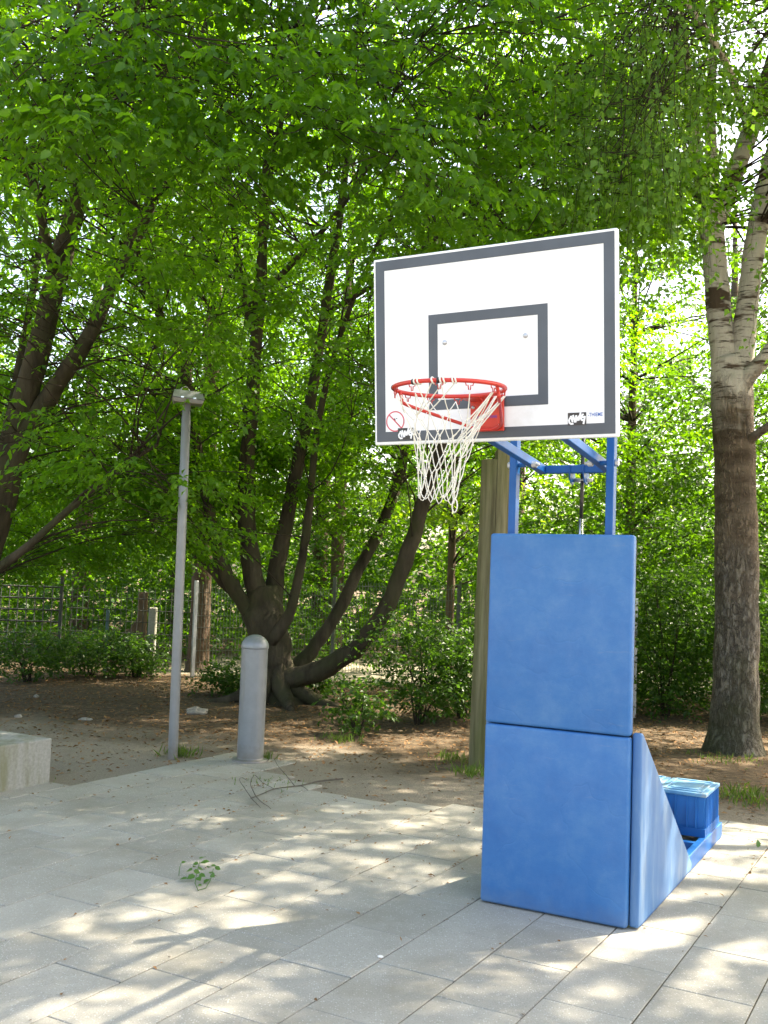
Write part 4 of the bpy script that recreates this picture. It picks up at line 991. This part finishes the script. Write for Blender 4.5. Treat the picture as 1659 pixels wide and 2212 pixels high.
# net, pulled to the left and bunched at the lower right
b = MB(); rows = 6; ZN = [.034, .115, .20, .285, .365, .44]; RN = [.225, .172, .130, .104, .088, .078]
def node(k, j):
    a = 2 * math.pi * (k + .5 + .5 * (j % 2)) / HK
    r = RN[j] * (1 + .10 * math.sin(3.1 * k + j)); x = r * math.cos(a); y = r * math.sin(a) * .92; z = ZN[j] + .014 * math.sin(k * 2.3 + j * 1.7)
    x += -.052 * (j / 5) ** 1.1
    if j > 0 and x > 0.03: x -= .25 * (x - .03); z += .02
    return mr(x, y, z)
def cordline(p, q, r=.0026, sag=.012):
    pts = []
    for i in range(5):
        t = i / 4; c_ = p.lerp(q, t); c_.z -= sag * math.sin(math.pi * t); pts.append(c_)
    b.tube(pts, r, 5, cap=False)
skip = {(4, 0), (5, 0)}
for j in range(rows - 1):
    for k in range(HK):
        for dk in (0, -1) if j % 2 == 0 else (0, 1):
            if j == 0 and k in (1, 2) and dk == 0: continue
            cordline(node(k, j), node((k + dk) % HK, j + 1), .0023, rng.uniform(.002, .018))
for k in range(HK):
    cordline(node(k, rows - 1), node((k + 1) % HK, rows - 1), .0023, rng.uniform(.02, .05))
for j in range(1, rows):
    for k in range(HK):
        p = node(k, j); bm = bmesh.new(); bmesh.ops.create_icosphere(bm, subdivisions=1, radius=.0058, matrix=Matrix.Translation(p)); b.bm(bm, None, True)
for k in (10, 11, 0):     # strands stretched straight from the right hooks
    cordline(node(k, 0), node(k, 2) + Vector((-.05, 0, -.02)), .003, .0); cordline(node(k, 0) + Vector((.006, 0, 0)), node(k, 3) + Vector((-.03, .0, 0)), .003, .0)
p = node(11, 5); b.tube([p + Vector((.012 * math.sin(a) , 0, -.028 + .028 * math.cos(a))) for a in np.linspace(0, 2 * math.pi, 14)], .003, 5, closed=False)
for a0 in (1.75, 1.68, 1.42, 1.28, 1.22, 1.08, 1.03):   # cord wound round the front of the rim
    c_ = mr(RR * math.cos(a0), RR * math.sin(a0), 0); t_ = (mr(RR * math.cos(a0 + .01), RR * math.sin(a0 + .01), 0) - c_).normalized()
    n1 = t_.orthogonal().normalized(); n2 = t_.cross(n1)
    b.tube([c_ + (n1 * math.cos(a) + n2 * math.sin(a)) * .0125 + t_ * (.004 * math.sin(a)) for a in np.linspace(0, 2 * math.pi, 14, endpoint=False)], .0038, 5, closed=True)
for a0, k in ((1.72, 2), (1.45, 3), (1.25, 3), (1.05, 2)):
    cordline(mr(RR * math.cos(a0), RR * math.sin(a0), .012), node(k, 1), .0027, .004)
b.build('net', M['cord'], HOOP)
for a0 in (1.80, 1.33, 2.62):
    c_ = [mr(RR * math.cos(a0 + s_), RR * math.sin(a0 + s_), 0) for s_ in (-.02, .02)]; b = MB(); b.tube(c_, .0125, 10); b.build('tape', M['black_tape'], HOOP)

# weight boxes on the rear of the stand
def tray(x0, x1, y0, y1, z0, z1):
    b = MB(); t = .006
    b.box(((x0 + x1) / 2, y0, (z0 + z1) / 2), (x1 - x0, t, z1 - z0)); b.box(((x0 + x1) / 2, y1, (z0 + z1) / 2), (x1 - x0, t, z1 - z0))
    b.box((x0, (y0 + y1) / 2, (z0 + z1) / 2), (t, y1 - y0 - t, z1 - z0)); b.box((x1, (y0 + y1) / 2, (z0 + z1) / 2), (t, y1 - y0 - t, z1 - z0))
    b.box(((x0 + x1) / 2, (y0 + y1) / 2, z0 - .0035), (x1 - x0 + t, y1 - y0 + t, .006)); return b
tray(-.66, .035, 1.87, 2.385, .112, .162).build('tray', bx, ST)
b = MB(); b.box((-.36, 1.74, .235), (.26, .03, .26), bev=.004); b.box((-.245, 1.725, .235), (.02, .03, .262), bev=.002); b.build('support_plate', bx, ST)
b = MB(); b.box((-.37, 1.723, .335), (.15, .005, .028)); b.build('slot_shade', M['dark'], ST)  # flat dark strip on the plate, painted shade of a recessed opening
b = MB(); b.tube([(-.26, 1.705, .255), (-.255, 1.69, .235), (-.22, 1.685, .228), (-.185, 1.69, .235), (-.175, 1.71, .26)], .007, 8); b.build('carry_handle', M['dark'], ST)
stM = Matrix.Translation((1.345, 5.463, 0)) @ Matrix.Rotation(YAW, 4, 'Z')
def weight_box(x, label):
    p = stM @ Vector((x, 2.125, .118)); o = empty('storage_box', p, YAW); tag(o, label, 'storage box', 'lidded boxes on the rear of the basketball stand')
    w2, d2, h = .158, .236, .255; b = MB(); tp = .93
    vs = [(sx * w2 * (tp if z == 0 else 1), sy * d2 * (tp if z == 0 else 1), z) for z in (0, h) for sx, sy in ((-1, -1), (1, -1), (1, 1), (-1, 1))]
    b.add(vs, [(0, 1, 5, 4), (1, 2, 6, 5), (2, 3, 7, 6), (3, 0, 4, 7), (3, 2, 1, 0), (4, 5, 6, 7)])
    b.build('body', M['box_blue'], o)
    rb = MB()
    for sx in (-1, 1):
        for k in range(9):
            y = -d2 * .88 + k * d2 * .22
            rb.box((sx * (w2 * .985 + .004), y, .125), (.018, .008, .25), M=Matrix.Rotation(sx * -.0, 4, 'Y'))
    for sy in (-1, 1):
        for xx in (-.10, -.04, .04, .10): rb.box((xx, sy * (d2 * .985 + .004), .125), (.008, .018, .25))
    rb.build('rib', M['box_blue'], o)
    l = MB(); l.box((0, 0, h + .013), (w2 * 2 + .024, d2 * 2 + .024, .026), bev=.006, seg=2); l.build('lid', M['lid'], o)
    e = MB()
    for (cx_, cy_, a_, b_) in ((0, -d2 + .03, w2 * 1.7, .02), (0, d2 - .03, w2 * 1.7, .02), (-w2 + .03, 0, .02, d2 * 1.6), (w2 - .03, 0, .02, d2 * 1.6)): e.box((cx_, cy_, h + .030), (a_, b_, .008), bev=.003)
    e.box((0, 0, h + .029), (w2 * 1.2, d2 * 1.2, .006), bev=.002)
    q = e.build('lid_moulding', M['lid'], o)
    return o
weight_box(-.128, 'blue plastic box with a bleached lid on the right rear of the basketball stand')
weight_box(-.475, 'blue plastic box mostly hidden behind the stand pads, left of the other box')

# ------------------------------------------------------------------ small things on the ground
def rock(name, p, r, sq, label, seed):
    bm = bmesh.new(); bmesh.ops.create_icosphere(bm, subdivisions=3, radius=1.0)
    for q in bm.verts:
        n_ = 1 + .35 * noise.noise(q.co * 1.3 + Vector((seed, 0, 0))) + .1 * noise.noise(q.co * 4 + Vector((seed, 0, 0)))
        q.co = Vector((q.co.x * r * sq[0] * n_, q.co.y * r * sq[1] * n_, q.co.z * r * sq[2] * n_ + r * sq[2] * .5))
    o = MB().bm(bm).build(name, M['stone']); o.location = (p.x, p.y, hgt(p.x, p.y)); tag(o, label, 'stone')
rock('stone', gr(424, 1538), .14, (1, .6, .42), 'large pale stone lying on the soil between lamp post and bollard', 1.0)
rock('stone', gr(78, 1507), .035, (1, .8, .7), 'small pale stone on the soil farther back at the left', 4.0)
rock('stone', gr(40, 1547), .04, (1.2, .8, .6), 'small pale stone lying just behind the concrete block', 7.0)
rock('stone', gr(185, 1553), .07, (1.2, .6, .3), 'flat grey stone half sunk in the soil left of the lamp post', 9.0)
# fallen bare branch
b0 = gr(660, 1700); o = empty('fallen_branch', (b0.x, b0.y, 0)); tag(o, 'thin bare branch with forked twigs lying on the paving edge', 'branch')
def gpath(L, r, name):
    P = smooth_path([(*(gr(u, v) + Vector((0, 0, z)) - Vector((b0.x, b0.y, 0))), rr) for u, v, z, rr in [(a[0], a[1], a[2], .62 * r * (1 - .6 * i / len(L))) for i, a in enumerate(L)]], 4)
    q = MB(); q.tube([p[:3] for p in P], [max(.0015, p[3]) for p in P], 6, jit=.1); return q.build(name, M['branch'], o)
K = lambda x, y: ((540 + x * 660 / 1659) * 1659 / 2448, (2420 + y * 660 / 1659) * 1659 / 2448)
gpath([(*K(1390, 165), .01), (*K(1200, 190), .015), (*K(1050, 222), .012), (*K(850, 250), .015), (*K(740, 290), .012), (*K(655, 322), .01)], .012, 'main_stem')
gpath([(*K(690, 305), .012), (*K(650, 235), .03), (*K(660, 185), .035), (*K(690, 150), .02), (*K(745, 200), .015), (*K(845, 250), .01)], .006, 'twig')
gpath([(*K(655, 322), .012), (*K(600, 260), .03), (*K(560, 205), .04), (*K(580, 185), .04), (*K(620, 188), .02)], .005, 'twig')
gpath([(*K(650, 320), .01), (*K(700, 365), .008), (*K(730, 395), .006)], .005, 'twig')
gpath([(*K(690, 305), .01), (*K(740, 355), .01), (*K(790, 385), .008), (*K(812, 404), .006)], .006, 'twig')
gpath([(*K(1000, 222), .012), (*K(930, 170), .05), (*K(870, 110), .06), (*K(838, 20), .03)], .006, 'twig')
gpath([(*K(1050, 222), .012), (*K(1085, 240), .012), (*K(1110, 258), .008)], .005, 'twig')
# ivy sprig
b0v = gr(430, 1890); o = empty('ivy_sprig', (b0v.x, b0v.y, 0)); tag(o, 'fresh green leafy sprig lying on the paving left of centre', 'sprig')
q = MB(); base = Vector((b0v.x, b0v.y, 0))
K2 = lambda x, y: (540 + x * 660 / 1659) * 1659 / 2448
def kk(x, y, z): return gr((540 + x * 660 / 1659) * 1659 / 2448, (2420 + y * 660 / 1659) * 1659 / 2448) + Vector((0, 0, z)) - base
q.tube([kk(75, 945, .01), kk(80, 915, .035), kk(90, 900, .05)], .002, 5)
q.tube([kk(240, 890, .05), kk(215, 960, .03), kk(205, 1010, .012), kk(230, 1058, .005), kk(290, 1040, .005), kk(325, 1000, .02), kk(350, 940, .045)], .0025, 5)
q.build('stem', M['ivy_leaf'], o)
for x, y, z, r_, a_ in ((92, 900, .05, .035, .5), (240, 880, .06, .06, 1.0), (262, 895, .05, .05, .2), (180, 950, .045, .06, 2.6), (205, 975, .03, .06, 3.6), (140, 985, .02, .06, 2.9), (225, 985, .03, .055, 5.2), (230, 940, .045, .05, .9), (320, 935, .055, .06, 1.9), (360, 935, .05, .045, .1), (340, 955, .04, .05, 4.6), (320, 990, .02, .055, 4.0), (260, 1020, .008, .03, 3.3), (190, 965, .05, .05, .3), (212, 945, .06, .05, 2.2), (250, 905, .06, .05, 5.5), (330, 945, .065, .05, .6), (332, 975, .04, .05, 5.3), (160, 975, .03, .045, 1.6), (235, 965, .03, .05, 6.0), (228, 915, .055, .045, 2.8)):
    p = kk(x, y, z); ax = np.array([[math.cos(a_), math.sin(a_), rng.uniform(-.35, .25)]]); ax = unit(ax); nr = np.array([[rng.normal(0, .5), -.5 + rng.normal(0, .3), 1.0]]); nr = unit(nr - ax * (nr * ax).sum(1, keepdims=True))
    V, Fi = leaf_geo(np.array([list(p)]), ax, nr, np.array([r_ * .85]), np.array([r_ * .7]), LEAF8); link('leaf', tri_mesh('leaf', V, Fi), M['ivy_leaf'], o)

# leaf litter on the soil, and husks that blew on to the paving and into the joints
def litter(name, P, size, mat, label, lift=.004):
    n = len(P); ax = unit(rng.normal(0, 1, (n, 3)) * np.array([1, 1, .25])); nr = UPV + rng.normal(0, .35, (n, 3)); nr = unit(nr - ax * (nr * ax).sum(1, keepdims=True))
    ln = size * rng.uniform(.4, 1.3, n); V, Fi = leaf_geo(P + np.array([0, 0, lift]), ax, nr, ln, ln * rng.uniform(.2, .6, n), LEAF4)
    o = link(name, tri_mesh(name, V, Fi), mat); tag(o, label, kind='stuff')
    global NTRI; NTRI += len(Fi)
P = []
while len(P) < 17000:
    x = rng.uniform(-7.5, 7.5); y = 8.2 + 10 * rng.random() ** 1.3
    s_ = x * DL.x + y * DL.y; t_ = x * NR.x + y * NR.y; i = math.floor((t_ - OFF) / W_)
    if i < 15 and s_ < endrow.get(i, 8.45) + .02: continue
    if noise.noise(Vector((x * .8, y * .8, 9))) + .35 * (y - 9.8) + rng.normal(0, .35) < 0: continue
    P.append((x, y, hgt(x, y)))
litter('leaf_litter', np.array(P), .055, M['husk'], 'brown dry husks and leaves strewn over the soil under the trees')
P = []
while len(P) < 900:
    i = int(rng.integers(1, 15)); e = endrow.get(i, 8.2); s_ = e - abs(rng.normal(0, 1.5))
    t_ = OFF + i * W_ + (rng.normal(0, .012) if rng.random() < .6 else rng.uniform(0, W_))
    q = P2(s_, t_); P.append((q.x, q.y, .002))
litter('blown_husks', np.array(P), .03, M['husk'], 'dry brown husks blown on to the paving edge and into its joints')
def tuft(p, n, h, spread, label):
    o_ = np.array([[p.x + rng.normal(0, spread), p.y + rng.normal(0, spread), hgt(p.x, p.y)] for _ in range(n)])
    ax = unit(rng.normal(0, .4, (n, 3)) + np.array([0, 0, 1])); nr = rng.normal(0, 1, (n, 3)); nr = unit(nr - ax * (nr * ax).sum(1, keepdims=True))
    ln = h * rng.uniform(.5, 1.2, n); V, Fi = leaf_geo(o_, ax, nr, ln, ln * .05 + .004, LEAF4)
    o = link('grass_tuft', tri_mesh('grass_tuft', V - np.array([p.x, p.y, 0]), Fi), M['grass_leaf']); o.location = (p.x, p.y, 0); tag(o, label, kind='stuff')
tuft(gr(1020, 1672), 110, .11, .10, 'grass tuft at the foot of the stepped timber post')
tuft(gr(980, 1640), 90, .10, .10, 'short grass left of the stepped timber post')
tuft(gr(385, 1632), 90, .12, .08, 'grass tuft around the foot of the lamp post')
tuft(gr(568, 1640), 60, .10, .06, 'grass tuft right behind the bollard base')
tuft(gr(585, 1690), 55, .05, .15, 'low grass at the paving edge in front of the bollard')
tuft(gr(1590, 1718), 110, .12, .16, 'grass tuft on the soil behind the blue box')
tuft(gr(1650, 1735), 80, .10, .16, 'grass tuft at the right edge beyond the paving')
tuft(gr(1560, 1640), 90, .08, .2, 'grass at the foot of the birch')
tuft(gr(735, 1600), 80, .1, .12, 'small grass tuft on the soil right of the bollard')
tuft(gr(70, 1685), 40, .06, .08, 'tiny weeds at the foot of the concrete block')
p = gr(1637, 1832); V, Fi = leaf_geo(np.array([[0, 0, .004]]), np.array([[.1, .2, .98]]), np.array([[.3, -.95, .1]]), np.array([.055]), np.array([.042]), LEAF8)
o = link('fallen_leaf', tri_mesh('fallen_leaf', V, Fi), M['ivy_leaf']); o.location = (p.x, p.y, 0); tag(o, 'single green leaf upright in a paving joint at the right', 'leaf')
p = gr(822, 2068); bm = bmesh.new(); bmesh.ops.create_icosphere(bm, subdivisions=2, radius=.012)
for q in bm.verts: q.co = Vector((q.co.x * 1.3, q.co.y, q.co.z * .4 + .004)) * (1 + .3 * noise.noise(q.co * 90))
o = MB().bm(bm).build('paper_scrap', M['petal']); o.location = (p.x, p.y, 0); tag(o, 'tiny pale scrap in a joint of the foreground paving', 'scrap')
print('leaf triangles', NTRI)
